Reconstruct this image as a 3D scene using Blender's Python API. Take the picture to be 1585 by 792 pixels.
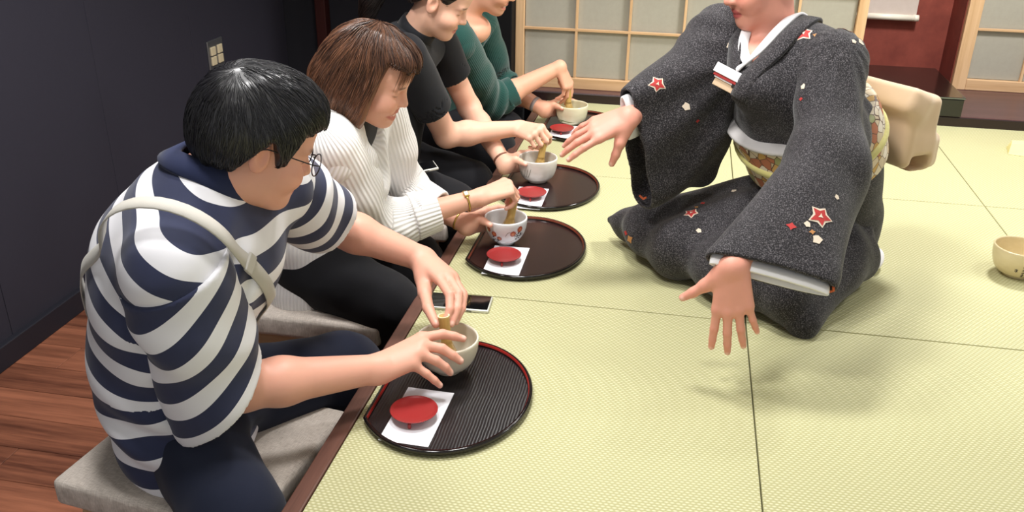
import bpy, bmesh, math, random
import numpy as np
from mathutils import Vector, Matrix, Quaternion
from mathutils.bvhtree import BVHTree

random.seed(7)
np.random.seed(7)
for _o in list(bpy.data.objects):
    bpy.data.objects.remove(_o)
SC = bpy.context.scene
COL = SC.collection
PI = math.pi

# ------------------------------------------------------------------ camera
cam_d = bpy.data.cameras.new('camera')
cam = bpy.data.objects.new('camera', cam_d)
COL.objects.link(cam)
SC.camera = cam
cam_d.sensor_fit = 'HORIZONTAL'
cam_d.sensor_width = 36.0
cam_d.lens = 36.0 * 1388.0 / 1585.0
cam_d.clip_start = 0.02
# camera axes in world coordinates (right, down, forward)
_R = np.array([[0.98189291, 0.09216493, -0.1655051],
               [0.18894908, -0.41382737, 0.89053083],
               [0.01358517, -0.90567794, -0.42374864]])
cam.matrix_world = Matrix(((_R[0, 0], -_R[0, 1], -_R[0, 2], 0.54),
                           (_R[1, 0], -_R[1, 1], -_R[1, 2], 0.0),
                           (_R[2, 0], -_R[2, 1], -_R[2, 2], 1.0),
                           (0, 0, 0, 1)))

# ------------------------------------------------------------------ world and lights
world = bpy.data.worlds.new('room_ambient')
SC.world = world
world.use_nodes = True
_bg = world.node_tree.nodes['Background']
_bg.inputs[0].default_value = (1.0, 0.995, 0.99, 1)
_bg.inputs[1].default_value = 0.46

def spot(name, loc, target, power, size, angle, blend=0.6, color=(1.0, 0.988, 0.972)):
    d = bpy.data.lights.new(name, 'SPOT')
    d.energy = power
    d.shadow_soft_size = size
    d.spot_size = math.radians(angle)
    d.spot_blend = blend
    d.color = color
    o = bpy.data.objects.new(name, d)
    COL.objects.link(o)
    o.location = loc
    o.rotation_euler = (Vector(target) - Vector(loc)).to_track_quat('-Z', 'Y').to_euler()
    return o

spot('downlight_lamp', (2.25, 2.35, 1.86), (1.3, 2.2, 0), 32, 0.15, 130)
spot('downlight_lamp', (0.02, 1.02, 1.86), (0.0, 1.2, 0), 54, 0.15, 130)
spot('downlight_lamp', (0.22, 1.95, 1.86), (0.15, 2.05, 0), 76, 0.15, 130)
spot('downlight_lamp', (1.55, 3.05, 1.86), (1.5, 3.6, 0), 140, 0.15, 135)
spot('downlight_lamp', (-0.55, 1.75, 1.86), (-0.45, 1.75, 0), 46, 0.15, 125)
spot('downlight_lamp', (1.2, 0.75, 1.86), (1.0, 1.0, 0), 2, 0.15, 130)
spot('downlight_lamp', (0.2, 3.45, 1.86), (0.2, 3.3, 0), 18, 0.15, 125)

SC.view_settings.view_transform = 'Standard'
SC.view_settings.look = 'None'
SC.view_settings.exposure = 0.3
SC.view_settings.gamma = 1.0
SC.view_settings.use_curve_mapping = False

# ------------------------------------------------------------------ materials
def srgb(r, g, b):
    f = lambda c: (c / 255.0) / 12.92 if c / 255.0 <= 0.04045 else ((c / 255.0 + 0.055) / 1.055) ** 2.4
    return (f(r), f(g), f(b))

class NT:
    """small node helper"""
    def __init__(self, name):
        self.m = bpy.data.materials.new(name)
        self.m.use_nodes = True
        self.t = self.m.node_tree
        self.b = self.t.nodes['Principled BSDF']
    def n(self, kind, **kw):
        nd = self.t.nodes.new(kind)
        for k, v in kw.items():
            if k.startswith('i_'):
                nd.inputs[k[2:].replace('_', ' ')].default_value = v
            else:
                setattr(nd, k, v)
        return nd
    def l(self, a, b):
        self.t.links.new(a, b)
    def val(self, sock, v):
        if hasattr(v, 'links') or hasattr(v, 'is_output'):
            self.l(v, sock)
        else:
            sock.default_value = v
    def math(self, op, a, b=0.0, c=0.0):
        nd = self.n('ShaderNodeMath', operation=op)
        for i, v in enumerate((a, b, c)):
            self.val(nd.inputs[i], v)
        return nd.outputs[0]
    def mix(self, fac, a, b):
        nd = self.n('ShaderNodeMix', data_type='RGBA')
        self.val(nd.inputs['Factor'], fac)
        ins = [s for s in nd.inputs if s.type == 'RGBA']
        for s, v in zip(ins, (a, b)):
            if isinstance(v, tuple):
                s.default_value = (*v[:3], 1)
            else:
                self.l(v, s)
        return [s for s in nd.outputs if s.type == 'RGBA'][0]
    def ramp(self, fac, stops, mode='LINEAR'):
        nd = self.n('ShaderNodeValToRGB')
        nd.color_ramp.interpolation = mode
        els = nd.color_ramp.elements
        while len(els) < len(stops):
            els.new(0.5)
        for e, (p, c) in zip(els, stops):
            e.position = p
            e.color = (*c, 1) if len(c) == 3 else c
        self.l(fac, nd.inputs[0])
        return nd.outputs[0]
    def coords(self, kind='Object', scale=(1, 1, 1)):
        tc = self.n('ShaderNodeTexCoord')
        mp = self.n('ShaderNodeMapping')
        mp.inputs['Scale'].default_value = scale
        self.l(tc.outputs[kind], mp.inputs[0])
        return mp.outputs[0]
    def noise(self, vec, scale, detail=4, rough=0.55):
        nd = self.n('ShaderNodeTexNoise')
        nd.inputs['Scale'].default_value = scale
        nd.inputs['Detail'].default_value = detail
        nd.inputs['Roughness'].default_value = rough
        self.l(vec, nd.inputs['Vector'])
        return nd.outputs['Fac']
    def color(self, c):
        if isinstance(c, tuple):
            self.b.inputs['Base Color'].default_value = (*c[:3], 1)
        else:
            self.l(c, self.b.inputs['Base Color'])
    def set(self, **kw):
        for k, v in kw.items():
            self.val(self.b.inputs[k.replace('_', ' ')], v)
    def bump(self, h, strength=0.3, dist=0.002):
        nd = self.n('ShaderNodeBump')
        nd.inputs['Strength'].default_value = strength
        nd.inputs['Distance'].default_value = dist
        self.l(h, nd.inputs['Height'])
        self.l(nd.outputs[0], self.b.inputs['Normal'])

def plain(name, c, rough=0.5, var=0.06, scale=30, metal=0.0, spec=0.5, bump=0.0, coat=0.0, sub=0.0):
    t = NT(name)
    v = t.coords()
    n = t.noise(v, scale)
    a = tuple(max(0, x * (1 - var)) for x in c)
    b = tuple(min(1, x * (1 + var)) for x in c)
    t.color(t.mix(n, a, b))
    t.set(Roughness=rough, Metallic=metal)
    t.b.inputs['Specular IOR Level'].default_value = spec
    if coat:
        t.b.inputs['Coat Weight'].default_value = coat
        t.b.inputs['Coat Roughness'].default_value = 0.06
    if sub:
        t.b.inputs['Subsurface Weight'].default_value = sub
        t.b.inputs['Subsurface Radius'].default_value = (0.01, 0.005, 0.003)
        t.b.inputs['Subsurface Scale'].default_value = 0.46
    if bump:
        t.bump(n, bump, 0.002)
    return t.m

def wood(name, c1, c2, axis='X', rough=0.45, grain=18, spec=0.4, obvar=0.0):
    t = NT(name)
    sc = {'X': (1.2, grain, grain), 'Y': (grain, 1.2, grain), 'Z': (grain, grain, 1.2)}[axis]
    tc = t.n('ShaderNodeTexCoord')
    oi = t.n('ShaderNodeObjectInfo')
    add = t.n('ShaderNodeVectorMath', operation='ADD')
    sc3 = t.n('ShaderNodeVectorMath', operation='SCALE')
    cmb = t.n('ShaderNodeCombineXYZ')
    for i in range(3):
        t.l(oi.outputs['Random'], cmb.inputs[i])
    t.l(cmb.outputs[0], sc3.inputs[0])
    sc3.inputs['Scale'].default_value = 7.0
    t.l(tc.outputs['Object'], add.inputs[0])
    t.l(sc3.outputs[0], add.inputs[1])
    mp = t.n('ShaderNodeMapping')
    mp.inputs['Scale'].default_value = sc
    t.l(add.outputs[0], mp.inputs[0])
    n1 = t.noise(mp.outputs[0], 1.6, 6, 0.6)
    n2 = t.noise(mp.outputs[0], 7.0, 3, 0.6)
    f = t.math('ADD', t.math('MULTIPLY', n1, 0.75), t.math('MULTIPLY', n2, 0.3))
    if obvar:
        f = t.math('ADD', f, t.math('MULTIPLY', t.math('SUBTRACT', oi.outputs['Random'], 0.5), obvar))
    t.color(t.ramp(f, [(0.3, c1), (0.72, c2)]))
    t.set(Roughness=rough)
    t.b.inputs['Specular IOR Level'].default_value = spec
    t.bump(n2, 0.12, 0.001)
    return t.m

# ------------------------------------------------------------------ object helpers
def link(name, me, mat=None, parent=None, smooth=False):
    o = bpy.data.objects.new(name, me)
    COL.objects.link(o)
    if mat is not None:
        me.materials.append(mat)
    if parent is not None:
        o.parent = parent
        o.matrix_parent_inverse = parent.matrix_basis.inverted()
    if smooth:
        me.polygons.foreach_set('use_smooth', [True] * len(me.polygons))
    return o

def tag(o, label=None, cat=None, group=None, kind=None):
    if label: o['label'] = label
    if cat: o['category'] = cat
    if group: o['group'] = group
    if kind: o['kind'] = kind
    return o

def empty(name, loc=(0, 0, 0), rz=0.0):
    o = bpy.data.objects.new(name, None)
    COL.objects.link(o)
    o.empty_display_size = 0.05
    o.location = loc
    o.rotation_euler = (0, 0, rz)
    o.matrix_basis = Matrix.Translation(loc) @ Matrix.Rotation(rz, 4, 'Z')
    return o

def mesh_from(verts, faces, name='mesh'):
    me = bpy.data.meshes.new(name)
    me.from_pydata([tuple(v) for v in verts], [], faces)
    me.update()
    return me

def bm_mesh(bm, name='mesh'):
    bmesh.ops.recalc_face_normals(bm, faces=bm.faces)
    me = bpy.data.meshes.new(name)
    bm.to_mesh(me)
    bm.free()
    return me

def add_box(bm, c, s, rot=None, bevel=0.0, seg=2):
    r = bmesh.ops.create_cube(bm, size=1.0)
    vs = r['verts']
    bmesh.ops.scale(bm, verts=vs, vec=s)
    if bevel:
        es = list({e for v in vs for e in v.link_edges})
        rb = bmesh.ops.bevel(bm, geom=es, offset=bevel, segments=seg, affect='EDGES', profile=0.5)
        vs = list({v for f in rb['faces'] for v in f.verts} | {v for v in vs if v.is_valid})
    if rot is not None:
        bmesh.ops.rotate(bm, verts=vs, cent=(0, 0, 0), matrix=rot)
    bmesh.ops.translate(bm, verts=vs, vec=c)
    return vs

def box_mesh(c, s, bevel=0.0, rot=None, seg=2):
    bm = bmesh.new()
    add_box(bm, c, s, rot, bevel, seg)
    return bm_mesh(bm)

def box(name, c, s, mat, parent=None, bevel=0.0, rot=None, seg=2):
    return link(name, box_mesh(c, s, bevel, rot, seg), mat, parent)

def lathe_mesh(profile, n=48, cap=True):
    """profile: (r, z) list; closed rings, poles where r==0"""
    vs, fs, rings = [], [], []
    for r, z in profile:
        if r < 1e-6:
            rings.append([len(vs)])
            vs.append((0, 0, z))
        else:
            rings.append(list(range(len(vs), len(vs) + n)))
            for i in range(n):
                a = 2 * PI * i / n
                vs.append((r * math.cos(a), r * math.sin(a), z))
    for A, B in zip(rings[:-1], rings[1:]):
        if len(A) == 1 and len(B) == 1:
            continue
        for i in range(n):
            j = (i + 1) % n
            if len(A) == 1:
                fs.append((A[0], B[j], B[i]))
            elif len(B) == 1:
                fs.append((A[i], A[j], B[0]))
            else:
                fs.append((A[i], A[j], B[j], B[i]))
    me = mesh_from(vs, fs)
    bm = bmesh.new()
    bm.from_mesh(me)
    bmesh.ops.recalc_face_normals(bm, faces=bm.faces)
    bm.to_mesh(me)
    bm.free()
    return me

def catmull(pts, n):
    P = [np.array(p, float) for p in pts]
    P = [2 * P[0] - P[1]] + P + [2 * P[-1] - P[-2]]
    out = []
    seg = len(P) - 3
    for k in range(n):
        u = k / (n - 1) * seg
        i = min(int(u), seg - 1)
        t = u - i
        a, b, c, d = P[i:i + 4]
        out.append(0.5 * (2 * b + (c - a) * t + (2 * a - 5 * b + 4 * c - d) * t * t + (3 * b - a - 3 * c + d) * t ** 3))
    return np.array(out)

def tube_mesh(pts, rad, sides=8, closed=False):
    pts = np.array(pts, float)
    n = len(pts)
    rad = np.ones(n) * rad if np.isscalar(rad) else np.array(rad)
    T = np.gradient(pts, axis=0)
    if closed:
        T = np.roll(pts, -1, 0) - np.roll(pts, 1, 0)
    T /= np.linalg.norm(T, axis=1, keepdims=True) + 1e-9
    ref = np.array([0, 0, 1.0]) if abs(T[0][2]) < 0.9 else np.array([1.0, 0, 0])
    vs, fs = [], []
    u = np.cross(T[0], ref)
    for i in range(n):
        u = u - T[i] * (u @ T[i])
        u /= np.linalg.norm(u) + 1e-9
        w = np.cross(T[i], u)
        for k in range(sides):
            a = 2 * PI * k / sides
            vs.append(pts[i] + rad[i] * (math.cos(a) * u + math.sin(a) * w))
    m = n if closed else n - 1
    for i in range(m):
        for k in range(sides):
            a, b = i * sides + k, i * sides + (k + 1) % sides
            c, d = ((i + 1) % n) * sides + (k + 1) % sides, ((i + 1) % n) * sides + k
            fs.append((a, b, c, d))
    if not closed:
        fs.append(tuple(range(sides))[::-1])
        fs.append(tuple(range((n - 1) * sides, n * sides)))
    return mesh_from(vs, fs)

def ribbon_mesh(pts, nrm, width, thick):
    """flat band along pts; nrm: outward normals"""
    pts = np.array(pts, float)
    N = np.array(nrm, float)
    n = len(pts)
    width = np.ones(n) * width if np.isscalar(width) else np.array(width)
    T = np.gradient(pts, axis=0)
    T /= np.linalg.norm(T, axis=1, keepdims=True) + 1e-9
    S = np.cross(T, N)
    S /= np.linalg.norm(S, axis=1, keepdims=True) + 1e-9
    N = np.cross(S, T)
    vs, fs = [], []
    for i in range(n):
        for a, b in ((-0.5, -0.5), (-0.46, 0.5), (0, 0.62), (0.46, 0.5), (0.5, -0.5), (0, -0.5)):
            vs.append(pts[i] + S[i] * a * width[i] + N[i] * b * thick)
    for i in range(n - 1):
        for k in range(6):
            fs.append((i * 6 + k, i * 6 + (k + 1) % 6, i * 6 + 6 + (k + 1) % 6, i * 6 + 6 + k))
    fs.append((5, 4, 3, 2, 1, 0))
    fs.append(tuple((n - 1) * 6 + k for k in range(6)))
    me = mesh_from(vs, fs)
    bm = bmesh.new(); bm.from_mesh(me)
    bmesh.ops.recalc_face_normals(bm, faces=bm.faces)
    bm.to_mesh(me); bm.free()
    return me

def prism_mesh(poly, z0, z1, bevel=0.0):
    """poly: 2-D outline, counter-clockwise"""
    bm = bmesh.new()
    lo = [bm.verts.new((x, y, z0)) for x, y in poly]
    hi = [bm.verts.new((x, y, z1)) for x, y in poly]
    n = len(poly)
    bm.faces.new(lo[::-1])
    bm.faces.new(hi)
    for i in range(n):
        bm.faces.new((lo[i], lo[(i + 1) % n], hi[(i + 1) % n], hi[i]))
    if bevel:
        bmesh.ops.bevel(bm, geom=list(bm.edges), offset=bevel, segments=2, affect='EDGES', profile=0.5)
    return bm_mesh(bm)
# ------------------------------------------------------------------ SDF engine
def V3(*a):
    return np.array(a, float)

def unit(v):
    v = np.array(v, float)
    return v / (np.linalg.norm(v) + 1e-12)

def smin(a, b, k):
    if k <= 0:
        return np.minimum(a, b)
    h = np.maximum(k - np.abs(a - b), 0.0) / k
    return np.minimum(a, b) - h * h * k * 0.25

def smax(a, b, k):
    return -smin(-a, -b, k)

def rcone(a, b, r1, r2, flat=None):
    """tapered capsule; flat=(axis, factor): cross-section squeezed along the axis by factor"""
    a, b = V3(*a), V3(*b)
    A = None
    if flat is not None:
        ax = unit(flat[0])
        A = np.eye(3) + (1.0 / flat[1] - 1.0) * np.outer(ax, ax)
    m = max(r1, r2)
    lo, hi = np.minimum(a, b) - m, np.maximum(a, b) + m
    def f(P):
        Q = P - a
        ba = b - a
        if A is not None:
            Q = Q @ A.T
            ba = A @ ba
        L2 = ba @ ba
        t = np.clip((Q @ ba) / (L2 + 1e-12), 0, 1)
        d = np.sqrt(((Q - t[:, None] * ba) ** 2).sum(1)) - (r1 + (r2 - r1) * t)
        return d * (min(1.0, flat[1]) if A is not None else 1.0)
    return (f, lo, hi)

def ell(c, r, X=None, Z=None):
    """ellipsoid, optional local frame from X (forward) and Z (up)"""
    c, r = V3(*c), V3(*r)
    R = frame(X, Z) if X is not None else np.eye(3)
    m = r.max() if X is not None else r
    def f(P):
        Q = (P - c) @ R
        k0 = np.sqrt(((Q / r) ** 2).sum(1))
        k1 = np.sqrt(((Q / (r * r)) ** 2).sum(1)) + 1e-9
        return k0 * (k0 - 1.0) / k1
    return (f, c - m, c + m)

def rbox(c, h, rad, X=None, Z=None):
    c, h = V3(*c), V3(*h)
    R = frame(X, Z) if X is not None else np.eye(3)
    m = np.linalg.norm(h) + rad
    def f(P):
        q = np.abs((P - c) @ R) - (h - rad)
        return np.sqrt((np.maximum(q, 0) ** 2).sum(1)) + np.minimum(q.max(1), 0) - rad
    return (f, c - m, c + m)

def halfspace(p, n):
    """inside where (P-p).n < 0"""
    p, n = V3(*p), unit(n)
    return (lambda P: (P - p) @ n, np.full(3, -1e9), np.full(3, 1e9))

def frame(X, Z):
    x = unit(X)
    z = np.array(Z, float)
    z = unit(z - x * (z @ x))
    y = np.cross(z, x)
    return np.stack([x, y, z], 1)      # columns: local axes in world

class S:
    def __init__(self):
        self.items = []
        self.lo, self.hi = np.full(3, 1e9), np.full(3, -1e9)
        self.post = None
    def add(self, prim, k=0.02, mode='u'):
        self.items.append((prim, k, mode))
        if mode == 'u':
            lo, hi = (prim.lo, prim.hi) if isinstance(prim, S) else prim[1:]
            self.lo = np.minimum(self.lo, lo)
            self.hi = np.maximum(self.hi, hi)
        return self
    def sub(self, prim, k=0.005):
        return self.add(prim, k, 's')
    def cut(self, prim, k=0.003):
        return self.add(prim, k, 'i')
    def __call__(self, P, m=0.05):
        D = np.full(len(P), 0.5)
        if not len(P):
            return D
        p0, p1 = P.min(0), P.max(0)
        for prim, k, mode in self.items:
            lo, hi = (prim.lo, prim.hi) if isinstance(prim, S) else prim[1:]
            f = prim if isinstance(prim, S) else prim[0]
            a, b = lo - m - k, hi + m + k
            if (p0 > b).any() or (p1 < a).any():
                mk = None
            elif (p0 > a).all() and (p1 < b).all():
                mk = slice(None)
            else:
                mk = (P[:, 0] > a[0]) & (P[:, 0] < b[0]) & (P[:, 1] > a[1]) & (P[:, 1] < b[1]) & (P[:, 2] > a[2]) & (P[:, 2] < b[2])
                if not mk.any():
                    mk = None
            if mk is None:
                if mode == 'i':
                    D[:] = np.maximum(D, 0.01)
                continue
            if mode == 'u':
                D[mk] = smin(D[mk], f(P[mk]), k)
            elif mode == 's':
                D[mk] = smax(D[mk], -f(P[mk]), k)
            else:
                if not isinstance(mk, slice):
                    D = np.where(mk, D, np.maximum(D, 0.3))
                D[mk] = smax(D[mk], f(P[mk]), k)
        if self.post is not None:
            D = self.post(P, D)
        return D

def grad(f, P, e=0.0008):
    g = np.stack([f(P + e * np.eye(3)[i]) - f(P - e * np.eye(3)[i]) for i in range(3)], 1)
    return g / (np.linalg.norm(g, axis=1, keepdims=True) + 1e-9)

def stick(f, P, off=0.0, it=6):
    """move points onto the iso surface; returns points and normals"""
    P = np.array(P, float)
    for _ in range(it):
        g = grad(f, P)
        P = P - g * np.clip(f(P) - off, -0.03, 0.03)[:, None]
    return P, grad(f, P)

def nets(f, h, pad=0.012, lo=None, hi=None):
    """naive surface nets on a sparse grid -> verts, quads"""
    lo = (f.lo if lo is None else np.array(lo)) - pad
    hi = (f.hi if hi is None else np.array(hi)) + pad
    B = 8
    nb = np.maximum(np.ceil((hi - lo) / (h * B)).astype(int), 1)
    dim = nb * B + 1
    D = np.full(dim, 1.0, np.float32)
    H = h * B
    bi = np.stack(np.meshgrid(*[np.arange(k) for k in nb], indexing='ij'), -1).reshape(-1, 3)
    dc = f(lo + (bi + 0.5) * H, m=0.05 + 2 * H)
    act = bi[np.abs(dc) < H * 1.25]
    # inside blocks must be negative
    ins = bi[(dc < 0) & (np.abs(dc) >= H * 1.25)]
    for x, y, z in ins:
        D[x * B:x * B + B + 1, y * B:y * B + B + 1, z * B:z * B + B + 1] = -1.0
    loc = np.stack(np.meshgrid(*[np.arange(B + 1)] * 3, indexing='ij'), -1).reshape(-1, 3)
    key = (act // 4) @ np.array([1000000, 1000, 1])
    act = act[np.argsort(key, kind='stable')]
    key = np.sort(key)
    cutp = np.r_[0, np.flatnonzero(np.diff(key)) + 1, len(act)]
    for s, e in zip(cutp[:-1], cutp[1:]):
        a = act[s:e]
        idx = (a[:, None, :] * B + loc[None]).reshape(-1, 3)
        D[idx[:, 0], idx[:, 1], idx[:, 2]] = f(lo + idx * h, m=0.035)
    neg = D < 0
    cnt = np.zeros(dim - 1, np.uint8)
    for dx in (0, 1):
        for dy in (0, 1):
            for dz in (0, 1):
                cnt += neg[dx:dim[0] - 1 + dx, dy:dim[1] - 1 + dy, dz:dim[2] - 1 + dz]
    cells = np.argwhere((cnt > 0) & (cnt < 8))
    vid = np.full(dim - 1, -1, np.int32)
    vid[cells[:, 0], cells[:, 1], cells[:, 2]] = np.arange(len(cells))
    acc = np.zeros((len(cells), 3))
    num = np.zeros(len(cells))
    corners = [(i, j, k) for i in (0, 1) for j in (0, 1) for k in (0, 1)]
    for c1 in corners:
        for ax in range(3):
            if c1[ax] == 1:
                continue
            c2 = list(c1); c2[ax] = 1
            d1 = D[cells[:, 0] + c1[0], cells[:, 1] + c1[1], cells[:, 2] + c1[2]]
            d2 = D[cells[:, 0] + c2[0], cells[:, 1] + c2[1], cells[:, 2] + c2[2]]
            mk = (d1 < 0) != (d2 < 0)
            t = d1[mk] / (d1[mk] - d2[mk])
            p = np.tile(np.array(c1, float), (mk.sum(), 1))
            p[:, ax] = t
            acc[mk] += p
            num[mk] += 1
    V = lo + (cells + acc / np.maximum(num, 1)[:, None]) * h
    quads = []
    for ax in range(3):
        u, v = (ax + 1) % 3, (ax + 2) % 3
        sl1 = [slice(None)] * 3; sl2 = [slice(None)] * 3
        sl1[ax] = slice(0, -1); sl2[ax] = slice(1, None)
        A, Bn = neg[tuple(sl1)], neg[tuple(sl2)]
        e = np.argwhere(A != Bn)
        e = e[(e[:, u] > 0) & (e[:, v] > 0) & (e[:, u] < dim[u] - 1) & (e[:, v] < dim[v] - 1)]
        flip = A[e[:, 0], e[:, 1], e[:, 2]]
        q = []
        for du, dv in ((1, 1), (0, 1), (0, 0), (1, 0)):
            c = e.copy()
            c[:, u] -= du
            c[:, v] -= dv
            q.append(vid[c[:, 0], c[:, 1], c[:, 2]])
        q = np.stack(q, 1)
        q[~flip] = q[~flip][:, ::-1]
        quads.append(q)
    return V, np.concatenate(quads)

def np_mesh(V, Q, name='mesh', attrs=None, smooth=True):
    me = bpy.data.meshes.new(name)
    me.vertices.add(len(V))
    me.vertices.foreach_set('co', np.ascontiguousarray(V, np.float32).ravel())
    me.loops.add(Q.size)
    me.loops.foreach_set('vertex_index', np.ascontiguousarray(Q, np.int32).ravel())
    me.polygons.add(len(Q))
    me.polygons.foreach_set('loop_start', np.arange(0, Q.size, Q.shape[1], dtype=np.int32))
    me.polygons.foreach_set('loop_total', np.full(len(Q), Q.shape[1], np.int32))
    me.update(calc_edges=True)
    if smooth:
        me.polygons.foreach_set('use_smooth', np.ones(len(Q), bool))
    for k, v in (attrs or {}).items():
        if v.ndim == 1:
            a = me.attributes.new(k, 'FLOAT', 'POINT')
            a.data.foreach_set('value', np.ascontiguousarray(v, np.float32))
        else:
            a = me.attributes.new(k, 'FLOAT_COLOR', 'POINT')
            a.data.foreach_set('color', np.ascontiguousarray(np.c_[v, np.ones(len(v))], np.float32).ravel())
    return me

def sdf_obj(name, f, h, mat, parent=None, attrs=None, relax=1, **kw):
    V, Q = nets(f, h, **kw)
    for _ in range(relax):          # light smoothing, then back onto the surface
        src = Q.ravel(); dst = V[np.roll(Q, -1, 1).ravel()]
        n = np.bincount(src, minlength=len(V))
        acc = np.stack([np.bincount(src, dst[:, i], len(V)) for i in range(3)], 1)
        V = 0.5 * V + 0.5 * acc / np.maximum(n, 1)[:, None]
    at = attrs(V) if attrs else None
    o = link(name, np_mesh(V, Q, name, at), mat, parent)
    return o

def sn(P, fx, ph=0.0):
    """cheap smooth pseudo-noise, about -1..1; fx: frequency vector or scalar"""
    Q = P * fx + ph
    x, y, z = Q[:, 0], Q[:, 1], Q[:, 2]
    return (np.sin(x + 1.7 * np.sin(0.7 * y + 1.3) + 0.9 * np.sin(1.3 * z)) +
            np.sin(y * 1.1 + 1.5 * np.sin(0.8 * z + 2.1) + 0.6) +
            np.sin(z * 0.9 + 1.6 * np.sin(0.9 * x + 0.4) + 2.2)) / 3.0
# ------------------------------------------------------------------ setting materials
def tatami_mat_material():
    t = NT('woven_tatami')
    tc = t.n('ShaderNodeTexCoord')
    sep = t.n('ShaderNodeSeparateXYZ')
    t.l(tc.outputs['Object'], sep.inputs[0])
    x, y = sep.outputs[0], sep.outputs[1]
    wob = t.noise(t.coords('Object', (1, 1, 1)), 9.0, 2)
    xs = t.math('ADD', t.math('MULTIPLY', x, 1 / 0.0098), t.math('MULTIPLY', wob, 0.5))
    ys = t.math('MULTIPLY', y, 1 / 0.0064)
    row = t.math('FLOOR', ys)
    off = t.math('MULTIPLY', t.math('MODULO', row, 2.0), 0.5)
    fx = t.math('SUBTRACT', t.math('FRACT', t.math('ADD', xs, off)), 0.5)
    fy = t.math('SUBTRACT', t.math('FRACT', ys), 0.5)
    r = t.math('SQRT', t.math('ADD', t.math('POWER', t.math('MULTIPLY', t.math('ABSOLUTE', fx), 1.0), 2.0),
                              t.math('POWER', t.math('MULTIPLY', t.math('ABSOLUTE', fy), 1.15), 2.0)))
    dot = t.math('SUBTRACT', 1.0, t.math('SMOOTH_MIN', t.math('MULTIPLY', r, 2.1), 1.0, 0.35))
    n = t.noise(t.coords('Object', (1, 1, 1)), 3.0, 3)
    base = t.mix(n, srgb(168, 164, 118), srgb(178, 175, 130))
    lite = srgb(218, 216, 178)
    t.color(t.mix(t.math('MULTIPLY', dot, 1.25), base, lite))
    t.set(Roughness=0.62)
    t.b.inputs['Specular IOR Level'].default_value = 0.35
    t.bump(dot, 0.55, 0.0016)
    return t.m

M = {}
M['tatami'] = tatami_mat_material()
M['seam'] = plain('mat_joint', srgb(120, 112, 70), 0.8)
M['edge_wood'] = wood('edge_walnut', srgb(74, 46, 38), srgb(112, 76, 64), 'Y', 0.4, 22)
M['dark_board'] = wood('dark_tokonoma_board', srgb(70, 46, 46), srgb(94, 64, 64), 'X', 0.3, 16)
M['dark_lip'] = plain('dark_lip', srgb(36, 20, 20), 0.35)
M['plank'] = wood('floor_plank', srgb(84, 48, 36), srgb(164, 104, 78), 'X', 0.38, 20, 0.4, 0.22)
M['wall'] = plain('charcoal_wallpaper', srgb(52, 50, 60), 0.85, 0.05, 60, spec=0.2, bump=0.05)
M['wall_gap'] = plain('panel_joint', srgb(104, 104, 112), 0.8)
M['base_dark'] = plain('dark_baseboard', srgb(30, 30, 40), 0.6)
M['back_wall'] = plain('charcoal_back_wall', srgb(42, 42, 48), 0.85, 0.05, 50, spec=0.2)
M['black'] = plain('black_panel', srgb(14, 13, 15), 0.7, spec=0.2)
M['red_post'] = wood('dark_red_post', srgb(50, 18, 16), srgb(66, 28, 24), 'Z', 0.45, 22)
M['cedar'] = wood('pale_cedar', srgb(196, 156, 112), srgb(222, 186, 146), 'Z', 0.5, 30)
M['cedar_h'] = wood('pale_cedar_rail', srgb(192, 152, 110), srgb(218, 182, 142), 'X', 0.5, 30)
M['ceil'] = plain('ceiling_white', srgb(216, 214, 208), 0.9)

def shoji_paper(name, a, b):
    t = NT(name)
    n = t.noise(t.coords('Object', (1, 1, 1)), 40.0, 6, 0.7)
    t.color(t.mix(n, a, b))
    t.set(Roughness=0.75)
    t.b.inputs['Specular IOR Level'].default_value = 0.3
    return t.m
M['paper_pane'] = shoji_paper('shoji_paper', srgb(158, 153, 140), srgb(172, 168, 156))

def red_plaster():
    t = NT('dark_red_plaster')
    v = t.coords('Object', (1, 1, 1))
    n = t.noise(v, 7.0, 6, 0.65)
    v2 = t.coords('Object', (3, 30, 30))
    n2 = t.noise(v, 28.0, 8, 0.75)
    c = t.ramp(n, [(0.3, srgb(116, 50, 40)), (0.7, srgb(146, 70, 56))])
    fl = t.math('MULTIPLY', t.math('SUBTRACT', n2, 0.62), 5.0)
    fl.node.use_clamp = True
    t.color(t.mix(t.math('MULTIPLY', fl, 0.5), c, srgb(176, 112, 92)))
    t.set(Roughness=0.8)
    t.bump(n2, 0.1, 0.002)
    return t.m
M['red_wall'] = red_plaster()

def struct(o, label=None):
    o['kind'] = 'structure'
    if label:
        o['label'] = label
    return o

FLOOR_Z = -0.45
# wooden floor with planks
fl = struct(box('floor', (-0.65, 2.2, FLOOR_Z - 0.03), (1.5, 5.0, 0.03), M['base_dark']), 'reddish brown wooden plank floor beside the raised tatami')
pm = {}
row = 0
y = 0.30
while y < 4.2:
    xs = [-1.36]
    x = -1.36 + [0.31, 0.78, 0.52, 1.02, 0.16][row % 5]
    while x < -0.05:
        xs.append(x)
        x += 0.91
    xs.append(-0.045)
    for a, b in zip(xs[:-1], xs[1:]):
        key = round(b - a, 3)
        if key not in pm:
            pm[key] = box_mesh((0, 0, 0), (b - a - 0.0016, 0.1184, 0.014), 0.0012, seg=1)
            pm[key].materials.append(M['plank'])
        o = bpy.data.objects.new('plank', pm[key])
        COL.objects.link(o)
        o.location = ((a + b) / 2, y + 0.06, FLOOR_Z - 0.007)
        o.parent = fl
    y += 0.12
    row += 1

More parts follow.
